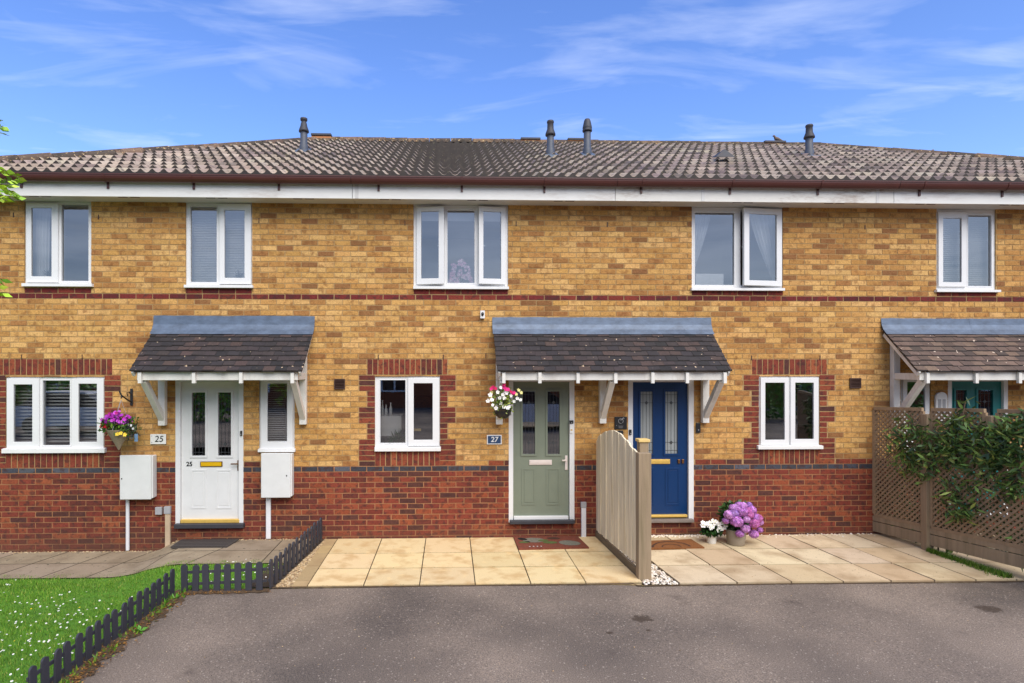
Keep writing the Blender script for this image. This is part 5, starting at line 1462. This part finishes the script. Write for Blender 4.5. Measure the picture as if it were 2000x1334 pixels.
# ------------------------------------------------------------------ birds on the roof
def bird(px, py, Y, ang, label, sc=1.0):
    p = W(px, py, Y); m = MB()
    pts = [(-.17, 0, .05), (-.12, 0, .058), (-.06, 0, .075), (0, 0, .095), (.05, 0, .115), (.075, 0, .15), (.088, 0, .175), (.105, 0, .178), (.118, 0, .174), (.14, 0, .168)]
    m.tube(pts, [.012, .016, .032, .046, .044, .026, .024, .024, .012, .002], 10)
    for sy in (-.016, .016): m.tube([(.01, sy, .06), (.012, sy, .0), (.03, sy, -.002)], .004, 5)
    rm = Matrix.Rotation(ang, 4, 'Z'); m.xform(lambda v: rm @ (v * sc) + p)
    tag(m.build('bird', 'bird', origin=p, smooth=True), label, 'bird', 'birds on the roof')
bird(1519, 279.5, YE + T, pi, 'pigeon standing on the clay ridge terminal', .85)
pb = WX(1817, 2.8); bird(1817, 306, 2.9, .3, 'bird perched on the sloping hip tiles at the right', .75)

# ------------------------------------------------------------------ things behind the windows
def blind(rect, Y, pitch_px, label, tilt=.5, w=.022):
    a, b, c, d = WR(*rect, Y=Y); r = thing('venetian_blind', ((a + b) / 2, Y, c), label, 'blind', 'venetian blinds in the windows')
    m = MB(); p = pitch_px * (D + Y) / F; z = d - .03; n = 0
    while z > c:
        ty = w * cos(tilt); tz_ = w * sin(tilt); m.face([(a, Y - ty, z - tz_), (b, Y - ty, z - tz_), (b, Y + ty, z + tz_), (a, Y + ty, z + tz_)]); z -= p
    m.build('slats', 'blind', r); m = MB(); m.box(a, b, Y - .02, Y + .02, d - .025, d); m.build('headrail', 'blind', r)
    m = MB()
    for k in (.2, .8): m.box(a + (b - a) * k - .001, a + (b - a) * k + .001, Y - .024, Y - .023, c, d)
    m.build('cord', 'blind', r)
blind((20, 198, 740, 866), .16, 6.4, 'open venetian blind inside the lower three-light window', .6, .019)
blind((366, 490, 408, 552), .16, 3.2, 'fine white venetian blind in the upper window over the first canopy', .9, .012)
blind((512, 572, 742, 866), .16, 4.2, 'white venetian blind in the narrow window by the white door', .35, .014)
blind((1836, 1942, 418, 562), .16, 4.0, 'fine white blind in the upper window above the teal door', .8, .012)
def curtain(xa, xb, zt_, zb_, Y, label, sweep=0.0, mat='net'):
    m = MB(); n = 36; rows_ = 14; mid = (xa + xb) / 2; V = {}
    for i in range(n + 1):
        for j in range(rows_ + 1):
            u = i / n; v = j / rows_; x = xa + (xb - xa) * u; z = zt_ + (zb_ - zt_) * v
            if sweep > 0: x = xa + (xb - xa) * u * (1 - .85 * v ** 1.3)
            if sweep < 0: x = xb - (xb - xa) * (1 - u) * (1 - .85 * v ** 1.3)
            V[i, j] = (x, Y + .02 * sin(u * 40 + v), z)
    for i in range(n):
        for j in range(rows_): m.face((V[i, j + 1], V[i + 1, j + 1], V[i + 1, j], V[i, j]))
    tag(m.build('net_curtain', mat, origin=((xa + xb) / 2, Y, zb_), smooth=True), label, 'curtain', 'net curtains')
curtain(WX(56, .15), WX(96, .15), WZ(80, 402, .15), WZ(80, 545, .15), .15, 'net curtain hanging in the left sash of the leftmost upper window')
curtain(WX(1352, .15), WX(1390, .15), WZ(1390, 410, .15), WZ(1390, 520, .15), .15, 'net curtain swept aside at the left of the open-sash window', 1)
curtain(WX(1462, .15), WX(1520, .15), WZ(1490, 410, .15), WZ(1490, 550, .15), .15, 'net curtain swept aside behind the open right sash', -1)
a, b, c, d = WR(1358, 1412, 535, 560, Y=.12); m = MB(); m.box(a, b, .104, .24, c, d); m.box(a, (a + b) / 2 - .003, .1, .1035, c + .01, d - .008); m.box((a + b) / 2 + .003, b, .1, .1035, c + .01, d - .008); tag(m.build('storage_box', 'signwhite', origin=((a + b) / 2, .12, c), bevel=.004), 'white box standing on the sill of the open-sash window', 'box')
# roller blind and pink ornament in the three-light window
a, b, c, d = WR(812, 990, 400, 432, Y=.14); m = MB(); m.box(a, b, .14, .143, c, d); tag(m.build('roller_blind', 'blind', origin=((a + b) / 2, .14, d)), 'pale roller blind at the top of the three-light window', 'blind')
r = thing('flower_ornament', W(900, 553, .12), 'pink blossom spray ornament on the three-light window sill', 'ornament'); f = MB(); st = MB()
for (px, py, n) in ((886, 521, 16), (899, 513, 16), (905, 519, 12), (913, 523, 16), (884, 536, 16), (915, 538, 16), (898, 532, 14), (906, 540, 10), (892, 546, 10), (918, 549, 10), (882, 549, 10)):
    for _ in range(n): flower(f, W(px + U(-4, 4), py + U(-6, 6), .12 + U(-.02, .02)), (U(-.4, .4), -1, U(-.3, .5)), .022, pick([(s(236, 200, 216), 3), (s(222, 160, 190), 2)]), 5)
for px in (886, 899, 913): st.tube([W(900, 553, .12), W(px, 530, .12), W(px, 516, .12)], .004, 5)
f.build('blossom', 'petal', r); st.build('stem', 'bark', r)
# kitchen window contents
def inbox(name, rect, Y, dy, mat, label, cat, bev=.004):
    a, b, c, d = WR(*rect, Y=Y); m = MB(); m.box(a, b, Y, Y + dy, c, d); return tag(m.build(name, mat, origin=((a + b) / 2, Y, c), bevel=bev), label, cat)
inbox('sink_unit', (736, 784, 812, 852), .22, .35, 'worktop', 'pale sink unit behind the kitchen window', 'sink')
for k, (px, w, y0) in enumerate(((747, 5, 782), (754, 6, 790), (763, 6, 786))):
    p = W(px, 812, .3); kk = (D + .3) / F; h = (812 - y0) * kk; m = MB(); rr = w * kk * .5
    m.lathe(p, [(.001, 0), (rr, 0), (rr, h * .55), (rr * .4, h * .75), (rr * .4, h), (.001, h)], 14); tag(m.build('bottle', 'potwhite', origin=p, smooth=True), ('tall slim pale bottle on the sink unit', 'wider pale bottle in the middle of the sink unit', 'pale bottle at the right end of the sink unit')[k], 'bottle')
p = W(779, 864, .16); m = MB()
for _ in range(160): 
    d = rdir(.6); leafq(m, p + Vector((U(-.05, .05), U(-.03, .03), U(0, .05))), d, U(.06, .2), U(.015, .03), jit(s(46, 84, 36), .25), .1)
tag(m.build('house_plant', 'leaf', origin=p), 'green house plant in the corner of the kitchen window', 'house plant')
inbox('cupboard', (800, 850, 775, 866), .9, .5, 'sofa', 'dark cupboard inside the kitchen', 'cupboard')
inbox('kitchen_tray', (806, 822, 838, 842), .2, .1, 'paletimber', 'small yellow tray on the kitchen window sill', 'tray')
inbox('armchair', (1506, 1586, 832, 872), .5, .6, 'sofa', 'dark armchair inside the lower window by the hydrangea', 'armchair', .06)
# shrub seen in the upper-left windows' sills
for (px, py, Y, lab) in ((95, 538, .13, 'dark dried plant on the leftmost upper window sill'), (466, 541, .13, 'dark twig ornament on the upper sill over the first canopy')):
    p = W(px, py, Y); m = MB()
    for _ in range(22): leafq(m, p, Vector((U(-1, 1), U(-.2, .2), U(.1, 1))), U(.04, .12), U(.008, .02), jit(s(70, 64, 62), .2), .05)
    tag(m.build('sill_plant', 'leaf', origin=p), lab, 'house plant')

# ------------------------------------------------------------------ tree just outside the left edge
def tree():
    Y = -4.7; base = Vector((WX(-260, Y), Y, -.1)); r = thing('garden_tree', base, 'leafy tree with bright green pinnate leaves at the left edge', 'tree')
    tr = MB(); tr.tube([base, base + Vector((.03, 0, .9)), base + Vector((-.03, .03, 1.8)), base + Vector((.03, 0, 2.9)), base + Vector((.0, .05, 4.0))], [.07, .06, .05, .035, .015], 10)
    lf = MB(); GL = [(s(170, 205, 44), 3), (s(140, 185, 40), 3), (s(190, 215, 64), 2), (s(104, 150, 38), 1)]
    def spray(p, d, n):
        d = Vector(d); d.normalize(); sd = d.cross(Vector((0, 0, 1))); sd.normalize()
        tr.tube([p, p + d * .030 * n], .002, 4)
        for k in range(n):
            q = p + d * .030 * (k + .5) - Vector((0, 0, .002 * k * k * .3))
            for sg in (-1, 1):
                leafq(lf, q, d * .6 + sd * sg * U(.5, 1) + Vector((0, 0, U(-.6, .4))), U(.045, .065), U(.022, .032), jit(pick(GL), .15), .08)
    targets = [(2, 236, 2), (6, 246, 2), (0, 256, 2), (38, 346, 4), (34, 352, 4), (14, 334, 3), (20, 372, 4), (38, 386, 4), (14, 392, 4), (6, 362, 4), (4, 545, 4), (6, 572, 3), (-6, 380, 4), (-8, 340, 4), (24, 362, 3), (2, 352, 4), (28, 378, 4), (6, 384, 4), (0, 560, 3), (-4, 326, 3)]
    hubs = []
    for py in (246, 362, 556):
        h = W(-45, py - 4, Y); hubs.append((py, h)); z = max(1.0, h.z - .35)
        tr.tube([Vector((base.x, base.y, z)), Vector((base.x * .55 + h.x * .45, h.y + .05, z * .45 + h.z * .55 - .02)), h], [.024, .014, .007], 7)
    for (px, py, n) in targets:
        e = W(px, py, Y + U(-.15, .15)); d = Vector((1, U(-.5, .5), U(-.35, .2))); d.normalize()
        st = e - d * .030 * n; h = min(hubs, key=lambda q: abs(q[0] - py))[1]
        tr.tube([h, (h + st) / 2 + Vector((0, U(-.03, .03), .015)), st], [.005, .004, .003], 5); spray(st, d, n)
    for _ in range(46):          # limbs of the rest of the crown
        a = rdir(.2); p0 = base + Vector((0, 0, U(1.7, 3.7))); L = U(.5, .95)
        p1 = p0 + Vector((a.x, a.y, abs(a.z) * .6 + .2)) * L
        rel = p1 - CAM
        if CX + F * rel.dot(RT) / rel.dot(FW) > -60: continue
        tr.tube([p0, (p0 + p1) / 2 + Vector((0, 0, -.04)), p1], [.016, .009, .004], 6)
        for q in range(9): spray(p0 + (p1 - p0) * U(.35, 1.05) + Vector((U(-.12, .12), U(-.12, .12), U(-.1, .12))), rdir(), 4)
    for _ in range(560):
        a = rdir(); p = base + Vector((0, 0, 2.9)) + Vector((a.x * .8, a.y * .8, a.z * 1.3)) * U(.45, 1)
        rel = p - CAM; px = CX + F * rel.dot(RT) / rel.dot(FW)
        if px > -55: continue
        spray(p, rdir(), 4)
    tr.build('trunk', 'bark', r); lf.build('crown', 'leaf', r)
tree()

# ------------------------------------------------------------------ street behind the camera (seen only in the window reflections)
oh = thing('opposite_house', (0, -26, 0), 'long red brick terrace across the street reflected in the windows', 'house')
m = MB(); m.box(-38, 38, -32, -26, -.1, 5.0, s(150, 84, 56)); m.build('wall', 'redbrick', oh)
m = MB(); m.face([(-38.3, -25.6, 4.9), (38.3, -25.6, 4.9), (38.3, -29, 7), (-38.3, -29, 7)], s(110, 84, 72)); m.face([(38.3, -32.4, 4.9), (-38.3, -32.4, 4.9), (-38.3, -29, 7), (38.3, -29, 7)], s(110, 84, 72)); m.build('roof', 'ridge', oh)
for k in range(18):
    for z in (.9, 3.2):
        x = -36 + k * 4.0; m = MB(); m.plate((x, x + 1.6, z, z + 1.2), [(x + .1, x + .75, z + .1, z + 1.1), (x + .85, x + 1.5, z + .1, z + 1.1)], -25.9, -26.01); w_ = m.build('window', 'upvc', oh); m = MB(); m.box(x + .05, x + 1.55, -25.98, -25.96, z + .05, z + 1.15); m.build('pane', 'darkglass', w_)
for (x0, x1, hh, lab) in ((-30, -9, 1.9, 'long green hedge across the road reflected in the left lower window'), (9, 22, 2.1, 'bushy green hedge across the road reflected in the right lower window')):
    hd = MB()
    for _ in range(int((x1 - x0) * 330)):
        x = U(x0, x1); p = Vector((x, -18 + U(-.5, .5), U(0, hh) + .25 * sin(x * 1.3))); leafq(hd, p, rdir(), U(.14, .28), U(.12, .2), jit(pick([(s(132, 172, 66), 2), (s(92, 138, 50), 2)]), .2), .05)
    tag(hd.build('hedge', 'leaf', origin=((x0 + x1) / 2, -18, 0)), lab, 'hedge')
def parked_car(ox, oy, label):
    car = thing('parked_car', (ox, oy, 0), label, 'car', 'cars parked across the drive')
    def body(pr, w0, w1, mat, name):
        m = MB(); f = [(ox + x, oy + w0, z) for x, z in pr]; b = [(ox + x, oy + w1, z) for x, z in pr]
        m.face(f); m.face(b[::-1])
        for k in range(len(pr)): q = (k + 1) % len(pr); m.face((f[k], b[k], b[q], f[q]))
        return m.build(name, mat, car, bevel=.05)
    body([(-2.1, .3), (2.1, .3), (2.15, .75), (1.2, .95), (-1.9, 1.0), (-2.15, .8)], -.85, .85, 'carwhite', 'body')
    body([(1.1, .96), (.4, 1.42), (-1.3, 1.45), (-1.85, 1.0)], -.72, .72, 'darkglass', 'windscreen')
    body([(.45, 1.43), (-1.3, 1.46), (-1.25, 1.50), (.35, 1.48)], -.68, .68, 'carwhite', 'roof')
    for x in (-1.35, 1.3):
        for y in (-.8, .8):
            m = MB(); m.lathe((0, 0, 0), [(.001, -.1), (.31, -.1), (.33, -.06), (.33, .06), (.31, .1), (.001, .1)], 24); m.xform(lambda v: Vector((ox + x + v.x, oy + y + v.z, .32 + v.y))); m.build('wheel', 'black', car)
parked_car(-13.2, -13.5, 'white car reflected in the lower three-light window')
parked_car(3.4, -14.5, 'white car reflected in the sage green door glass')

# ------------------------------------------------------------------ sky, sun, camera
SUN = Vector((.26, -.68, .80)).normalized()
el = math.asin(SUN.z); az = math.atan2(SUN.x, SUN.y)
w = bpy.data.worlds.new('World'); scene.world = w; w.use_nodes = True; nt = w.node_tree; nt.nodes.clear()
o = N(nt, 'ShaderNodeOutputWorld'); bg = N(nt, 'ShaderNodeBackground'); bg.inputs['Strength'].default_value = .15
sk = N(nt, 'ShaderNodeTexSky', sky_type='NISHITA'); sk.sun_disc = False; sk.sun_elevation = el; sk.sun_rotation = az; sk.air_density = 1.0; sk.dust_density = .9; sk.ozone_density = 3.0
hs = N(nt, 'ShaderNodeHueSaturation'); hs.inputs['Saturation'].default_value = 1.2; hs.inputs['Hue'].default_value = .515; hs.inputs['Value'].default_value = 1.42; nt.links.new(sk.outputs[0], hs.inputs['Color'])
tc = N(nt, 'ShaderNodeTexCoord'); sp = N(nt, 'ShaderNodeSeparateXYZ'); nt.links.new(tc.outputs['Generated'], sp.inputs[0])
zm = N(nt, 'ShaderNodeMath', operation='MAXIMUM'); zm.inputs[1].default_value = .06; nt.links.new(sp.outputs[2], zm.inputs[0])
dx = N(nt, 'ShaderNodeMath', operation='DIVIDE'); nt.links.new(sp.outputs[0], dx.inputs[0]); nt.links.new(zm.outputs[0], dx.inputs[1])
dy = N(nt, 'ShaderNodeMath', operation='DIVIDE'); nt.links.new(sp.outputs[1], dy.inputs[0]); nt.links.new(zm.outputs[0], dy.inputs[1])
cb = N(nt, 'ShaderNodeCombineXYZ'); nt.links.new(dx.outputs[0], cb.inputs[0]); nt.links.new(dy.outputs[0], cb.inputs[1])
def cloud(rot, sc, loc, lo, hi, amt, nsc=1.0, det=7, dist=.8):
    mp = N(nt, 'ShaderNodeMapping'); mp.inputs['Rotation'].default_value = (0, 0, radians(rot)); mp.inputs['Scale'].default_value = sc; mp.inputs['Location'].default_value = loc
    nt.links.new(cb.outputs[0], mp.inputs[0]); n = N(nt, 'ShaderNodeTexNoise'); n.inputs['Scale'].default_value = nsc; n.inputs['Detail'].default_value = det; n.inputs['Roughness'].default_value = .55; n.inputs['Distortion'].default_value = dist
    nt.links.new(mp.outputs[0], n.inputs['Vector'])
    return ramp(nt, n.outputs['Fac'], [(lo, (0, 0, 0)), (hi, (amt,) * 3)])
c1 = cloud(14, (.95, 1.7, 1), (3.1, 1.7, 0), .545, 1.0, .58, 1.0, 6)
c2 = cloud(-14, (.6, 1.7, 1), (5.1, 6.4, 0), .56, 1.0, .5, 1.4, 6)
cl_ = mix(nt, 1.0, c1, c2, 'ADD')
cc = N(nt, 'ShaderNodeClamp'); nt.links.new(cl_, cc.inputs[0])
col = mix(nt, cc.outputs[0], hs.outputs[0], (7.0, 7.3, 7.8))
gy = N(nt, 'ShaderNodeMapRange', interpolation_type='SMOOTHSTEP'); gy.inputs[1].default_value = .05; gy.inputs[2].default_value = -.55; gy.inputs[3].default_value = 0; gy.inputs[4].default_value = .75
nt.links.new(sp.outputs[1], gy.inputs[0]); gn = cloud(0, (1, 1, 1), (2, 5, 0), .3, .7, 1.0, .7)
gcol = mix(nt, gn, (1.9, 2.4, 3.3), (4.0, 4.5, 5.4))
col = mix(nt, gy.outputs[0], col, gcol)          # a bank of grey cloud stands behind the camera
nt.links.new(col, bg.inputs[0]); nt.links.new(bg.outputs[0], o.inputs[0])
sl = bpy.data.lights.new('Sun', 'SUN'); sl.energy = 3.1; sl.angle = radians(55); sl.color = (1, .94, .85)
so = bpy.data.objects.new('Sun', sl); COL.objects.link(so); so.rotation_euler = SUN.to_track_quat('Z', 'Y').to_euler(); so.location = (6, -12, 12)

cam = bpy.data.cameras.new('Camera'); co = bpy.data.objects.new('Camera', cam); COL.objects.link(co); scene.camera = co
co.location = CAM; co.rotation_euler = (pi / 2, 0, -TH)
cam.sensor_fit = 'HORIZONTAL'; cam.sensor_width = 36; cam.lens = 36 * F / 2000
cam.shift_x = (1000 - CX) / 2000; cam.shift_y = (CY - 667) / 2000
cam.clip_start = .05; cam.clip_end = 2000
vs = scene.view_settings; vs.view_transform = 'Standard'; vs.look = 'None'; vs.gamma = 1; vs.exposure = 0.4
scene.cycles.max_bounces = 8; scene.cycles.transparent_max_bounces = 16; scene.cycles.use_denoising = True
scene.cycles.caustics_reflective = False; scene.cycles.caustics_refractive = False
